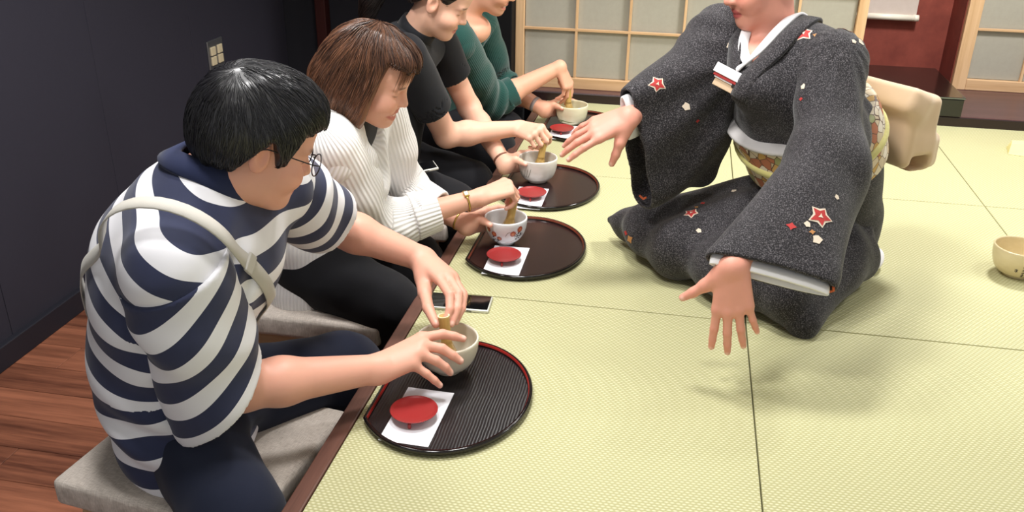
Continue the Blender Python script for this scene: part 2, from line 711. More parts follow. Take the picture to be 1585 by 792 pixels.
# raised tatami platform
plat = struct(box('tatami_platform', (1.37, 1.6, -0.24), (2.80, 4.2, 0.42), M['seam']), 'raised platform floored with pale green woven mats')
xs = [0.0, 0.74, 1.488, 2.236, 2.77]
ysm = [-0.45, 0.965, 1.868, 2.766, 3.652]
for i in range(4):
    for j in range(4):
        x0, x1, y0, y1 = xs[i], xs[i + 1], ysm[j], ysm[j + 1]
        me = box_mesh((0, 0, 0), (x1 - x0 - 0.0026, y1 - y0 - 0.0026, 0.03), 0.0022)
        me.materials.append(M['tatami'])
        o = bpy.data.objects.new('tatami_mat', me)
        COL.objects.link(o)
        o.location = ((x0 + x1) / 2, (y0 + y1) / 2, -0.015)
        o.parent = plat
        o.matrix_parent_inverse = plat.matrix_basis.inverted()
box('edge_board', (-0.0165, 1.6, -0.03), (0.032, 4.1, 0.062), M['edge_wood'], plat, 0.003)
box('side_panel', (-0.012, 1.6, -0.255), (0.02, 4.1, 0.385), M['edge_wood'], plat)

# left wall with papered panels
wl = struct(box('wall_left', (-1.41, 2.05, 0.75), (0.06, 4.3, 2.5), M['wall_gap']), 'charcoal papered wall with fine vertical joints')
ye = [-0.1, 0.79, 1.405, 2.022, 2.638, 3.254, 4.12]
for a, b in zip(ye[:-1], ye[1:]):
    box('wall_panel', (-1.37, (a + b) / 2, 0.80), (0.02, b - a - 0.0022, 2.4), M['wall'], wl, 0.0008, seg=1)
struct(box('baseboard_left', (-1.349, 2.05, FLOOR_Z + 0.037), (0.022, 4.2, 0.074), M['base_dark'], bevel=0.003), 'dark baseboard along the charcoal wall')
# back wall behind the guests
wb = struct(box('wall_back', (-0.78, 4.18, 0.75), (1.3, 0.1, 2.5), M['back_wall']), 'charcoal back wall behind the guests')
tr = struct(box('trim_1', (-1.155, 4.10, 0.75), (0.052, 0.06, 2.5), M['red_post'], bevel=0.004), 'slim dark red post on the back wall')
tr2 = struct(box('trim_2', (-0.215, 3.80, 0.75), (0.13, 0.34, 2.5), M['black'], bevel=0.004), 'black post beside the left sliding screen')
struct(box('baseboard_back', (-0.78, 4.118, FLOOR_Z + 0.037), (1.28, 0.022, 0.074), M['base_dark'], bevel=0.003), 'dark baseboard along the back wall')

# tokonoma: board, lip, red wall
tb = struct(box('trim_3', (1.32, 3.995, 0.0), (2.94, 0.70, 0.08), M['dark_board'], bevel=0.004), 'dark lacquered board along the back of the mats')
box('front_lip', (1.32, 3.648, 0.012), (2.94, 0.012, 0.05), M['dark_lip'], tb, 0.003)
struct(box('wall_alcove', (1.42, 4.37, 0.75), (0.72, 0.1, 2.0), M['red_wall']), 'dark red plaster wall of the alcove')
struct(box('wall_alcove_side', (1.12, 4.07, 0.75), (0.04, 0.55, 2.0), M['red_wall']), 'left side wall of the alcove')
struct(box('wall_alcove_return', (1.702, 4.235, 0.75), (0.03, 0.23, 2.0), M['red_wall']), 'narrow right return of the alcove wall')
struct(box('wall_screen_back', (0.5, 3.96, 0.75), (1.25, 0.06, 2.0), M['back_wall']), 'wall behind the left sliding screen')
struct(box('wall_right_back', (2.3, 4.30, 0.75), (1.2, 0.06, 2.0), M['back_wall']), 'wall behind the right sliding screen')
struct(box('ceiling', (0.7, 1.9, 1.98), (4.3, 5.2, 0.06), M['ceil']), 'pale ceiling with downlights')

def shoji(name, x0, y, z0, cols, rows, pw, ph, fw, label, tall):
    """sliding screen: stiles, rails, muntins, paper panes"""
    e = empty(name, (x0, y, z0))
    W = cols * pw + 2 * fw - 0.0
    H = fw + tall * ph + 0.05
    def pc(n, c, s, m, bv=0.0015):
        me = box_mesh((0, 0, 0), s, bv)
        me.materials.append(m)
        o = bpy.data.objects.new(n, me)
        COL.objects.link(o)
        o.location = c
        o.parent = e
        return o
    pc('stile', (fw / 2, 0, H / 2), (fw, 0.03, H), M['cedar'], 0.003)
    pc('stile', (W - fw / 2, 0, H / 2), (fw, 0.03, H), M['cedar'], 0.003)
    pc('bottom_rail', (W / 2, 0, 0.023), (W - 2 * fw, 0.028, 0.046), M['cedar_h'], 0.003)
    pc('top_rail', (W / 2, 0, H - 0.02), (W - 2 * fw, 0.028, 0.04), M['cedar_h'], 0.003)
    for i in range(1, cols):
        pc('muntin', (fw + i * pw, -0.004, H / 2), (0.0105, 0.014, H - 0.08), M['cedar'], 0.001)
    for j in range(1, tall):
        pc('muntin', (W / 2, -0.0055, 0.046 + j * ph), (W - 2 * fw, 0.012, 0.010), M['cedar_h'], 0.001)
    for i in range(cols):
        for j in range(tall):
            pc('paper_pane', (fw + (i + 0.5) * pw, 0.006, 0.046 + (j + 0.5) * ph), (pw - 0.004, 0.002, ph - 0.004), M['paper_pane'], 0)
    struct(e, label)
    return e
shoji('window_1', -0.148, 3.715, 0.04, 6, 8, 0.2165, 0.198, 0.037, 'pale wooden paper screen behind the far guest', 8)
shoji('window_2', 1.69, 4.105, 0.04, 4, 8, 0.213, 0.21, 0.055, 'pale wooden paper screen right of the red alcove', 8)

# ------------------------------------------------------------------ ceiling downlights (fixtures of the lamps)
M['lamp_ring'] = plain('lamp_ring', srgb(230, 228, 224), 0.4)
def emis(name, c, s):
    t = NT(name)
    t.color(c)
    t.b.inputs['Emission Color'].default_value = (*c, 1)
    t.b.inputs['Emission Strength'].default_value = s
    return t.m
M['lamp_glow'] = emis('lamp_glow', (1.0, 0.95, 0.88), 12.0)
_spots = [o for o in bpy.data.objects if o.type == 'LIGHT']
_ld = ['above the right end of the mats', 'above the nearest guest\'s tray', 'above the third tray', 'above the red alcove', 'above the wooden floor', 'above the near end of the mats', 'above the farthest tray']
for s_, d_ in zip(_spots, _ld):
    e = empty('ceiling_downlight', (s_.location.x, s_.location.y, 1.95))
    tag(e, 'small round recessed ceiling downlight ' + d_, 'lamp', 'recessed ceiling downlights')
    a = link('trim_ring', lathe_mesh([(0.052, 0.0), (0.052, -0.006), (0.046, -0.008), (0.044, 0.0)], 24), M['lamp_ring'])
    b = link('bulb', lathe_mesh([(0, -0.002), (0.03, -0.003), (0.044, -0.001)], 24), M['lamp_glow'])
    a.parent = e; b.parent = e

# wall switch
M['steel'] = plain('brushed_steel', srgb(150, 150, 152), 0.35, metal=0.8)
M['ivory'] = plain('ivory_plastic', srgb(222, 206, 170), 0.45)
sw = empty('light_switch', (-1.36, 3.42, 0.10))
tag(sw, 'steel wall plate with two ivory rocker switches on charcoal wall', 'switch')
box('cover_plate', (-1.356, 3.42, 0.165), (0.008, 0.125, 0.125), M['steel'], sw, 0.003)
for yy in (3.392, 3.448):
    for zz in (0.145, 0.185):
        box('rocker', (-1.350, yy, zz), (0.008, 0.036, 0.034), M['ivory'], sw, 0.002)

# hanging scroll and lacquer box in the alcove
M['scroll'] = shoji_paper('scroll_paper', srgb(196, 182, 172), srgb(210, 198, 190))
M['ivory_roll'] = plain('ivory_roller', srgb(236, 230, 214), 0.35)
sr = empty('hanging_scroll', (1.402, 4.29, 0.29))
tag(sr, 'grey paper hanging scroll with ivory roller on the red wall', 'scroll')
box('scroll_sheet', (1.415, 4.297, 0.80), (0.245, 0.004, 0.99), M['scroll'], sr)
rm = tube_mesh([(1.305, 4.29, 0.298), (1.525, 4.29, 0.298)], 0.0135, 16)
link('roller', rm, M['ivory_roll'], sr, True)
for x0, x1 in ((1.282, 1.305), (1.525, 1.548)):
    link('roller_knob', tube_mesh([(x0, 4.29, 0.298), (x1, 4.29, 0.298)], 0.0145, 16), M['ivory_roll'], sr, True)
M['lacquer_box'] = plain('black_lacquer', srgb(16, 18, 16), 0.22, 0.3, 20, coat=0.4)
M['worn_edge'] = plain('worn_edge', srgb(120, 126, 110), 0.5)
lb = empty('lacquer_stand', (1.49, 3.85, 0.04))
tag(lb, 'low black lacquered stand box on the dark alcove board', 'box')
box('body', (1.40, 3.885, 0.074), (0.44, 0.50, 0.068), M['lacquer_box'], lb, 0.003)
box('lid_panel', (1.40, 3.885, 0.112), (0.446, 0.506, 0.008), M['lacquer_box'], lb, 0.002)
box('worn_edge', (1.40, 3.632, 0.1125), (0.444, 0.0012, 0.003), M['worn_edge'], lb)

# ------------------------------------------------------------------ trays, papers, dishes, bowls
def lacquer(name, c, rough=0.12, ridges=False, var=0.1, lines=None):
    t = NT(name)
    v = t.coords()
    n = t.noise(v, 25)
    t.color(t.mix(n, tuple(x * (1 - var) for x in c), tuple(x * (1 + var) for x in c)))
    t.set(Roughness=rough)
    t.b.inputs['Specular IOR Level'].default_value = 0.5
    if ridges:
        sep = t.n('ShaderNodeSeparateXYZ')
        w = t.noise(t.coords('Object', (2, 3, 1)), 3.0, 2)
        t.l(v, sep.inputs[0])
        a = t.math('ADD', t.math('MULTIPLY', sep.outputs[0], 1100.0), t.math('MULTIPLY', w, 9.0))
        h = t.math('ADD', t.math('MULTIPLY', t.math('SINE', a), 0.5), t.math('MULTIPLY', t.noise(t.coords('Object', (120, 8, 1)), 1.0, 3), 1.2))
        t.bump(h, 0.35, 0.0006)
    return t.m
M['tray_black_ridged'] = lacquer('black_ridged_lacquer', srgb(26, 22, 24), 0.28, True)
M['tray_black'] = lacquer('black_lacquer_rim', srgb(20, 15, 16), 0.10)
M['tray_brown'] = lacquer('dark_brown_lacquer', srgb(38, 22, 22), 0.22)
M['red_line'] = lacquer('red_lacquer_line', srgb(168, 44, 38), 0.25)
M['brown_line'] = lacquer('brown_lacquer_line', srgb(124, 62, 44), 0.25)
M['red_dish'] = lacquer('red_lacquer_dish', srgb(150, 40, 40), 0.3)
M['white_paper'] = plain('white_kaishi', srgb(236, 236, 242), 0.8, 0.01)

def tray_outline(k, n=72):
    """half-moon outline, straight on the guest's side, grown by k"""
    ax, ay, c0 = 0.166 + k, 0.1985 + k, -0.132 - k
    th0 = math.acos(c0 / ax)
    return [(ax * math.cos(t), ay * math.sin(t)) for t in np.linspace(-th0, th0, n)]

def ring_strip(k1, z1, k2, z2):
    a, b = tray_outline(k1), tray_outline(k2)
    n = len(a)
    vs = [(x, y, z1) for x, y in a] + [(x, y, z2) for x, y in b]
    return vs, [(i, (i + 1) % n, n + (i + 1) % n, n + i) for i in range(n)]

def tray_meshes():
    base = prism_mesh(tray_outline(-0.006), 0.004, 0.007)
    prof = [(-0.03, 0.0), (-0.012, 0.0), (-0.002, 0.006), (0.0, 0.013), (-0.002, 0.0155), (-0.006, 0.0155), (-0.008, 0.013), (-0.010, 0.0065)]
    vs, fs = [], []
    for (k1, z1), (k2, z2) in zip(prof[:-1], prof[1:]):
        v, f = ring_strip(k1, z1, k2, z2)
        o = len(vs)
        vs += v
        fs += [tuple(i + o for i in q) for q in f]
    rim = mesh_from(vs, fs)
    bm = bmesh.new(); bm.from_mesh(rim)
    bmesh.ops.remove_doubles(bm, verts=bm.verts, dist=1e-6)
    bmesh.ops.recalc_face_normals(bm, faces=bm.faces)
    bm.to_mesh(rim); bm.free()
    rim.polygons.foreach_set('use_smooth', [True] * len(rim.polygons))
    vs, fs = [], []
    for (k1, z1), (k2, z2) in (((-0.0088, 0.0105), (-0.0078, 0.0136)), ((-0.0078, 0.0136), (-0.0066, 0.0158))):
        v, f = ring_strip(k1 + 0.0, z1, k2, z2)
        o = len(vs)
        vs += v
        fs += [tuple(i + o for i in q) for q in f]
    return base, rim, mesh_from(vs, fs)

def lpart(name, me, mat, parent, loc=(0, 0, 0), smooth=False, rot=None):
    """part with geometry in the parent's own coordinates"""
    if mat is not None and not me.materials:
        me.materials.append(mat)
    o = bpy.data.objects.new(name, me)
    COL.objects.link(o)
    o.parent = parent
    o.location = loc
    if rot is not None:
        o.rotation_euler = rot
    if smooth:
        me.polygons.foreach_set('use_smooth', [True] * len(me.polygons))
    return o

dish_prof = [(0, 0.010), (0.030, 0.0105), (0.040, 0.0135), (0.0440, 0.0165), (0.0450, 0.0180), (0.0443, 0.0185), (0.0425, 0.0172), (0.036, 0.0148), (0.02, 0.0138), (0, 0.0136)]
foot_prof = [(0, 0), (0.0028, 0.0006), (0.0036, 0.004), (0.003, 0.0105), (0, 0.012)]
tray_desc = [
    ((0.149, 1.4345), (0.113, 1.349, -0.02), (0.108, 1.343), 'tray_black_ridged', 'tray_black', 'red_line', 'nearest half-moon black tray with ridged top and bright red rim line', 'before the man in stripes'),
    ((0.172, 2.150), (0.143, 2.055, 0.01), (0.137, 2.055), 'tray_brown', 'tray_black', 'brown_line', 'half-moon dark lacquer tray before the woman in the white cardigan', 'before the woman in the white cardigan'),
    ((0.161, 2.615), (0.125, 2.505, 0.0), (0.131, 2.513), 'tray_brown', 'tray_black', 'brown_line', 'half-moon dark lacquer tray before the woman in the black top', 'before the woman in the black top'),
    ((0.180, 3.285), (0.134, 3.190, 0.0), (0.128, 3.190), 'tray_black', 'tray_black', 'brown_line', 'farthest half-moon tray, before the guest in the green cardigan', 'before the guest in the green cardigan'),
]
for (tx, ty), (px, py, pr), (dx, dy), m1, m2, m3, lab, who in tray_desc:
    e = empty('serving_tray', (tx, ty, 0.0))
    tag(e, lab, 'tray', 'half-moon lacquer trays')
    b_, r_, l_ = tray_meshes()
    lpart('tray_bed', b_, M[m1], e)
    lpart('rim', r_, M[m2], e)
    lpart('rim_line', l_, M[m3], e)
    pp = link('paper_sheet', box_mesh((0, 0, 0.0004), (0.094, 0.176, 0.0008)), M['white_paper'])
    pp.location = (px, py, 0.0072); pp.rotation_euler = (0, 0, pr)
    tag(pp, 'white folded paper sheet on the tray ' + who, 'paper', 'paper sheets on the trays')
    d = empty('sweets_dish', (dx, dy, 0.008))
    tag(d, 'round red lacquer dish on white paper ' + who, 'dish', 'red lacquer dishes')
    lpart('plate', lathe_mesh(dish_prof, 48), M['red_dish'], d, smooth=True)
    for k in range(3):
        a = -PI / 2 + 0.05 + k * 2 * PI / 3
        lpart('foot', lathe_mesh(foot_prof, 12), M['red_dish'], d, (0.037 * math.cos(a), 0.037 * math.sin(a), 0), True)

# tea bowls
def glaze(name, c1, c2, rough=0.18, scale=12, brush=None):
    t = NT(name)
    n = t.noise(t.coords('Object', (1, 1, 2.5)), scale, 5)
    c = t.ramp(n, [(0.3, c1), (0.7, c2)])
    t.color(c)
    t.set(Roughness=rough)
    return t.m
M['glaze_cream'] = glaze('cream_glaze', srgb(216, 206, 186), srgb(228, 220, 203))
M['glaze_white'] = glaze('white_glaze', srgb(222, 222, 224), srgb(234, 234, 236))
M['glaze_grey'] = glaze('pale_grey_glaze', srgb(206, 200, 190), srgb(226, 220, 212))
M['glaze_ivory'] = glaze('ivory_glaze', srgb(214, 206, 172), srgb(228, 221, 192))
M['glaze_tan'] = glaze('tan_glaze', srgb(206, 188, 146), srgb(220, 204, 166))
M['ink'] = plain('dark_brush_ink', srgb(52, 46, 44), 0.3)
M['green_ink'] = plain('green_brush_stroke', srgb(112, 128, 60), 0.3)
M['grey_ink'] = plain('grey_green_brush', srgb(128, 128, 112), 0.3)
M['flower_red'] = plain('rust_red_flower', srgb(172, 78, 56), 0.3, 0.2, 300)
M['flower_eye'] = plain('ochre_flower_centre', srgb(206, 128, 84), 0.3)
M['gold_ink'] = plain('gold_brush', srgb(176, 128, 46), 0.35)
M['tea'] = plain('green_tea', srgb(122, 124, 70), 0.25)

class Bowl:
    def __init__(self, loc, R, H, mat, label, round_=1.0, foot=0.42, rot=0.0):
        self.R, self.H = R, H
        self.e = empty('tea_bowl', loc, rot)
        tag(self.e, label, 'bowl', 'ceramic tea bowls')
        fr = R * foot
        out = [(fr, 0.0), (fr * 1.02, 0.006)]
        for t in np.linspace(0.0, 1.0, 16):
            r = fr * 1.02 + (R - fr * 1.02) * (math.sin(t * PI / 2) ** (0.62 * round_))
            out.append((r, 0.008 + (H - 0.010) * t ** 1.25))
        inn = [(max(0.0, r - 0.0045), z + 0.004 * (1 - k / 15.0)) for k, (r, z) in enumerate(out[2:])]
        prof = [(0, 0.003), (fr * 0.8, 0.003), (fr * 0.85, 0.0)] + out + [(R - 0.0010, H + 0.0012), (R - 0.0034, H + 0.0012)] + inn[::-1] + [(0, 0.0125)]
        self.out = out[2:]
        lpart('bowl_body', lathe_mesh(prof, 64), mat, self.e, smooth=True)
    def pt(self, th, t, off=0.0006):
        i = min(int(t * 15), 14)
        u = t * 15 - i
        (r0, z0), (r1, z1) = self.out[i], self.out[i + 1]
        r, z = r0 + (r1 - r0) * u, z0 + (z1 - z0) * u
        n = unit((z1 - z0, 0, -(r1 - r0)))
        r += n[0] * off; z += n[2] * off
        return (r * math.cos(th), r * math.sin(th), z)
    def disc(self, name, th, t, rad, mat, petals=0, off=0.0006):
        vs, fs = [self.pt(th, t, off + 0.0003)], []
        n = 24
        for k in range(n):
            a = 2 * PI * k / n
            r = rad * (1 + (0.12 * math.cos(petals * a) if petals else 0))
            vs.append(self.pt(th + r * math.cos(a) / self.R, min(1, max(0, t + r * math.sin(a) / self.H)), off))
            fs.append((0, 1 + k, 1 + (k + 1) % n))
        return lpart(name, mesh_from(vs, fs), mat, self.e)
    def stroke(self, name, pts, w, mat):
        P = catmull([(a, b, 0) for a, b in pts], 14)
        vs, fs = [], []
        for k, (a, b, _) in enumerate(P):
            q = P[min(k + 1, 13)] - P[max(k - 1, 0)]
            d = np.array([q[0] * self.R, q[1] * self.H]); d /= np.linalg.norm(d) + 1e-9
            ww = w * (0.35 + 0.65 * math.sin(PI * (k + 0.5) / 14))
            for s in (-1, 1):
                vs.append(self.pt(a - s * d[1] * ww / self.R, min(1, max(0, b + s * d[0] * ww / self.H))))
        for k in range(13):
            fs.append((2 * k, 2 * k + 1, 2 * k + 3, 2 * k + 2))
        return lpart(name, mesh_from(vs, fs), mat, self.e)
    def tea(self, t=0.3):
        i = int(t * 15)
        r, z = self.out[i]
        lpart('tea', lathe_mesh([(0, z), (r - 0.004, z), (r - 0.0035, z - 0.002)], 40), M['tea'], self.e, smooth=True)

b1 = Bowl((0.128, 1.518, 0.008), 0.0635, 0.076, M['glaze_cream'], 'plain cream tea bowl under the hands of the man in stripes')
b1.tea(0.2)
b2 = Bowl((0.119, 2.168, 0.008), 0.0575, 0.074, M['glaze_white'], 'white tea bowl painted with rust red flowers and dark leaves')
for th, t, r in ((-1.02, 0.66, 0.0085), (-0.66, 0.80, 0.0085), (-1.98, 0.62, 0.008), (-2.3, 0.74, 0.007), (-1.72, 0.44, 0.0075)):
    b2.disc('painted_flower', th, t, r, M['flower_red'], 9)
    b2.disc('flower_centre', th, t, r * 0.55, M['flower_eye'], 0, 0.0010)
rg = random.Random(3)
for k in range(26):
    th0, t0 = rg.choice(((-0.72, 0.5), (-0.62, 0.62), (-2.05, 0.4), (-1.8, 0.3)))
    b2.disc('painted_leaf', th0 + rg.uniform(-0.2, 0.2), t0 + rg.uniform(-0.12, 0.12), rg.uniform(0.0015, 0.0032), M['ink'])
b2.stroke('painted_stem', [(-0.72, 0.3), (-0.78, 0.5), (-0.95, 0.6)], 0.0008, M['ink'])
b2.stroke('painted_stem', [(-1.4, 0.55), (-1.3, 0.7), (-1.15, 0.76)], 0.0007, M['grey_ink'])
b2.stroke('painted_stem', [(-1.4, 0.2), (-1.1, 0.26), (-0.85, 0.34)], 0.0008, M['flower_red'])
b3 = Bowl((0.124, 2.660, 0.008), 0.062, 0.078, M['glaze_grey'], 'pale grey tea bowl with faint brushed grasses', 0.75, 0.5)
for k in range(6):
    a = -2.7 + 0.13 * k
    b3.stroke('brush_stroke', [(a, 0.15 + 0.04 * k), (a + 0.12, 0.4), (a + 0.05 + 0.05 * k, 0.62 + 0.03 * k)], 0.0012, M['grey_ink'])
b4 = Bowl((0.147, 3.312, 0.008), 0.062, 0.074, M['glaze_ivory'], 'ivory tea bowl with green brush stroke, farthest of all', 0.6, 0.55)
b4.stroke('brush_stroke', [(-2.6, 0.16), (-2.2, 0.3), (-1.7, 0.24), (-1.2, 0.2)], 0.0022, M['green_ink'])
b4.stroke('brush_stroke', [(-2.75, 0.1), (-2.7, 0.45), (-2.8, 0.8)], 0.0045, M['ink'])
b4.stroke('brush_stroke', [(-2.4, 0.12), (-2.2, 0.2), (-2.0, 0.34)], 0.0016, M['green_ink'])
b4.tea(0.4)
b3.tea(0.3)
b2.tea(0.25)
b5 = Bowl((1.432, 2.275, 0.0), 0.0665, 0.078, M['glaze_tan'], 'tan tea bowl with dark brushed characters standing alone on the mat', 0.8, 0.5)
for th, tt in ((-1.95, (0.48, 0.42)), (-1.68, (0.62, 0.50, 0.38, 0.28, 0.2))):
    for t in tt:
        b5.stroke('brushed_character', [(th - 0.06, t), (th, t + 0.035), (th + 0.07, t + 0.01)], 0.0011, M['ink'])
        b5.stroke('brushed_character', [(th - 0.02, t - 0.04), (th + 0.02, t), (th + 0.03, t + 0.05)], 0.0009, M['ink'])
b5.stroke('brushed_branch', [(-1.6, 0.1), (-1.45, 0.3), (-1.38, 0.5)], 0.0012, M['ink'])
b5.disc('gold_mark', -1.36, 0.55, 0.006, M['gold_ink'], 5)

# bamboo whisks
M['bamboo'] = wood('bamboo', srgb(178, 142, 74), srgb(206, 172, 104), 'Z', 0.5, 60)
M['bamboo_pale'] = plain('bamboo_cut_edge', srgb(232, 216, 172), 0.6)
def whisk(loc, lean, az, label):
    e = empty('bamboo_whisk', loc)
    e.matrix_basis = Matrix.Translation(loc) @ Matrix.Rotation(az, 4, 'Z') @ Matrix.Rotation(lean, 4, 'Y')
    tag(e, label, 'whisk', 'bamboo tea whisks')
    lpart('handle', lathe_mesh([(0, 0.052), (0.0115, 0.052), (0.0108, 0.06), (0.0112, 0.108), (0.0122, 0.112), (0.0095, 0.1125), (0.009, 0.10), (0, 0.098)], 24), M['bamboo'], e, smooth=True)
    lpart('handle_end', lathe_mesh([(0.0094, 0.1118), (0.0122, 0.1122), (0.0123, 0.1132), (0.0094, 0.1132), (0.0094, 0.1118)], 24), M['bamboo_pale'], e)
    vs, fs = [], []
    for k in range(48):            # the splayed tines
        a = 2 * PI * k / 48
        prof = [(0.0105, 0.056), (0.016, 0.040), (0.024, 0.016), (0.023, 0.004), (0.019, 0.0)]
        o = len(vs)
        for r, z in prof:
            for s in (-0.032, 0.032):
                vs.append((r * math.cos(a + s), r * math.sin(a + s), z))
        fs += [(o + 2 * j, o + 2 * j + 1, o + 2 * j + 3, o + 2 * j + 2) for j in range(4)]
    t_ = lpart('tines', mesh_from(vs, fs), M['bamboo'], e)
    lpart('inner_core', lathe_mesh([(0, 0.004), (0.008, 0.006), (0.013, 0.03), (0.0095, 0.055), (0, 0.056)], 20), M['bamboo'], e, smooth=True)
    return e
whisk((0.134, 1.505, 0.024), 0.12, 2.6, 'bamboo whisk in the cream bowl of the man in stripes')
whisk((0.122, 2.166, 0.026), 0.18, 0.4, 'bamboo whisk in the flower painted bowl')
whisk((0.126, 2.662, 0.028), 0.15, 0.6, 'bamboo whisk in the pale grey bowl')
whisk((0.137, 3.310, 0.034), 0.06, 2.9, 'bamboo whisk in the ivory bowl of the farthest guest')

# phones
M['phone_glass'] = lacquer('phone_glass', srgb(14, 14, 16), 0.06)
M['phone_frame'] = plain('pale_phone_frame', srgb(214, 214, 206), 0.3, metal=0.3)
def phone(loc, R, L, W, label):
    e = empty('mobile_phone', loc)
    e.matrix_basis = Matrix.Translation(loc) @ R.to_4x4()
    tag(e, label, 'phone', 'mobile phones')
    bm = bmesh.new()
    add_box(bm, (0, 0, 0.004), (L, W, 0.008), bevel=0.0028, seg=3)
    lpart('frame', bm_mesh(bm), M['phone_frame'], e, smooth=True)
    lpart('screen', box_mesh((0, 0, 0.0083), (L - 0.007, W - 0.007, 0.0012), 0.0005), M['phone_glass'], e)
    lpart('side_button', box_mesh((0.03, -W / 2, 0.004), (0.012, 0.0012, 0.002)), M['phone_glass'], e)
phone((0.078, 1.812, 0.0), Matrix.Rotation(0.06, 3, 'Z'), 0.152, 0.074, 'pale edged phone lying on the mat behind the cream bowl')

# folded paper boat at the right edge
M['pale_yellow'] = plain('pale_yellow_paper', srgb(236, 226, 160), 0.8)
M['grey_card'] = plain('grey_card', srgb(176, 172, 150), 0.7)
fp = empty('paper_packet', (1.77, 3.36, 0.0))
tag(fp, 'pale yellow folded packet with grey flap at the right edge', 'packet')
lpart('packet_body', mesh_from([(-0.06, -0.04, 0.001), (0.09, -0.08, 0.001), (0.10, 0.05, 0.001), (-0.04, 0.05, 0.001), (-0.05, -0.02, 0.035), (0.09, -0.05, 0.04), (0.10, 0.04, 0.035), (-0.03, 0.04, 0.03)],
      [(3, 2, 1, 0), (4, 5, 6, 7), (0, 1, 5, 4), (1, 2, 6, 5), (2, 3, 7, 6), (3, 0, 4, 7)]), M['pale_yellow'], fp)
lpart('grey_flap', mesh_from([(0.0, -0.05, 0.038), (0.09, -0.05, 0.042), (0.10, 0.03, 0.075), (0.01, 0.0, 0.07), (0.0, -0.047, 0.036), (0.09, -0.047, 0.04), (0.10, 0.033, 0.073), (0.01, 0.003, 0.068)],
      [(0, 1, 2, 3), (7, 6, 5, 4), (0, 4, 5, 1), (1, 5, 6, 2), (2, 6, 7, 3), (3, 7, 4, 0)]), M['grey_card'], fp)

# upholstered stools
def linen():
    t = NT('beige_linen')
    v = t.coords('Object', (1, 1, 1))
    a = t.noise(t.coords('Object', (60, 900, 60)), 1.0, 2)
    b = t.noise(t.coords('Object', (900, 60, 60)), 1.0, 2)
    f = t.math('ADD', t.math('MULTIPLY', a, 0.5), t.math('MULTIPLY', b, 0.5))
    t.color(t.ramp(f, [(0.3, srgb(160, 148, 138)), (0.7, srgb(226, 216, 206))]))
    t.set(Roughness=0.9)
    t.bump(f, 0.4, 0.001)
    return t.m
M['linen'] = linen()
M['beech'] = wood('pale_beech', srgb(172, 142, 106), srgb(196, 166, 130), 'Z', 0.5, 30)
M['beech_x'] = wood('pale_beech_rail', srgb(172, 142, 106), srgb(196, 166, 130), 'X', 0.5, 30)
def stool(loc, rz, label):
    e = empty('stool', loc, rz)
    tag(e, label, 'stool', 'linen covered stools')
    H = -0.05 - FLOOR_Z
    W, D = 0.40, 0.37
    lpart('seat', box_mesh((0, 0, H - 0.028), (W, D, 0.056), 0.012, seg=3), M['linen'], e, smooth=True)
    for sx in (-1, 1):
        for sy in (-1, 1):
            a = Vector((sx * (W / 2 - 0.05), sy * (D / 2 - 0.045), H - 0.056))
            b = Vector((sx * (W / 2 - 0.005), sy * (D / 2 - 0.02), 0.0))
            bm = bmesh.new()
            for z, p in ((a.z, a), (b.z, b)):
                for dx, dy in ((-1, -1), (1, -1), (1, 1), (-1, 1)):
                    w = 0.017 if z > 0.1 else 0.013
                    bm.verts.new((p.x + dx * w, p.y + dy * w, p.z))
            bm.verts.ensure_lookup_table()
            v = bm.verts
            for k in range(4):
                bm.faces.new((v[k], v[(k + 1) % 4], v[4 + (k + 1) % 4], v[4 + k]))
            bm.faces.new(v[0:4]); bm.faces.new(v[4:8])
            lpart('leg', bm_mesh(bm), M['beech'], e)
    for sy in (-1, 1):
        lpart('apron', box_mesh((0, sy * (D / 2 - 0.045), H - 0.08), (W - 0.12, 0.018, 0.045), 0.002), M['beech_x'], e)
    for sx in (-1, 1):
        lpart('apron', box_mesh((sx * (W / 2 - 0.05), 0, H - 0.08), (0.018, D - 0.11, 0.045), 0.002), M['beech_x'], e)
stool((-0.275, 1.26, FLOOR_Z), -0.13, 'beige linen stool under the man in stripes')
stool((-0.30, 1.93, FLOOR_Z), 0.0, 'beige linen stool under the woman in the white cardigan')
stool((-0.30, 2.55, FLOOR_Z), 0.0, 'beige linen stool under the woman in the black top')
stool((-0.28, 3.15, FLOOR_Z), 0.0, 'beige linen stool under the guest in the green cardigan')
# ------------------------------------------------------------------ people: skin, hands, heads, hair
def attr_material(name, rough=0.5, sub=0.0, noise=0.06, scale=60, sheen=0.0, bump=0.0):
    t = NT(name)
    at = t.n('ShaderNodeAttribute', attribute_name='Col')
    n = t.noise(t.coords(), scale)
    v = t.math('ADD', 1.0 - noise, t.math('MULTIPLY', n, 2 * noise))
    hs = t.n('ShaderNodeHueSaturation')
    t.l(at.outputs['Color'], hs.inputs['Color'])
    t.l(v, hs.inputs['Value'])
    t.color(hs.outputs[0])
    t.set(Roughness=rough)
    if sub:
        t.b.inputs['Subsurface Weight'].default_value = sub
        t.b.inputs['Subsurface Radius'].default_value = (1.0, 0.4, 0.25)
        t.b.inputs['Subsurface Scale'].default_value = 0.006
    if sheen:
        t.b.inputs['Sheen Weight'].default_value = sheen
    if bump:
        t.bump(n, bump, 0.002)
    return t.m
M['skin'] = attr_material('skin', 0.48, 0.12, 0.04, 45)
M['skin'].node_tree.nodes['Principled BSDF'].inputs['Specular IOR Level'].default_value = 0.4

SKIN_A = np.array(srgb(226, 172, 146))
LIP = np.array(srgb(188, 96, 92))

def chain(pts, radii, k=0.004, flat=None):
    s = S()
    for a, b, r1, r2 in zip(pts[:-1], pts[1:], radii[:-1], radii[1:]):
        s.add(rcone(a, b, r1, r2, flat), k)
    return s

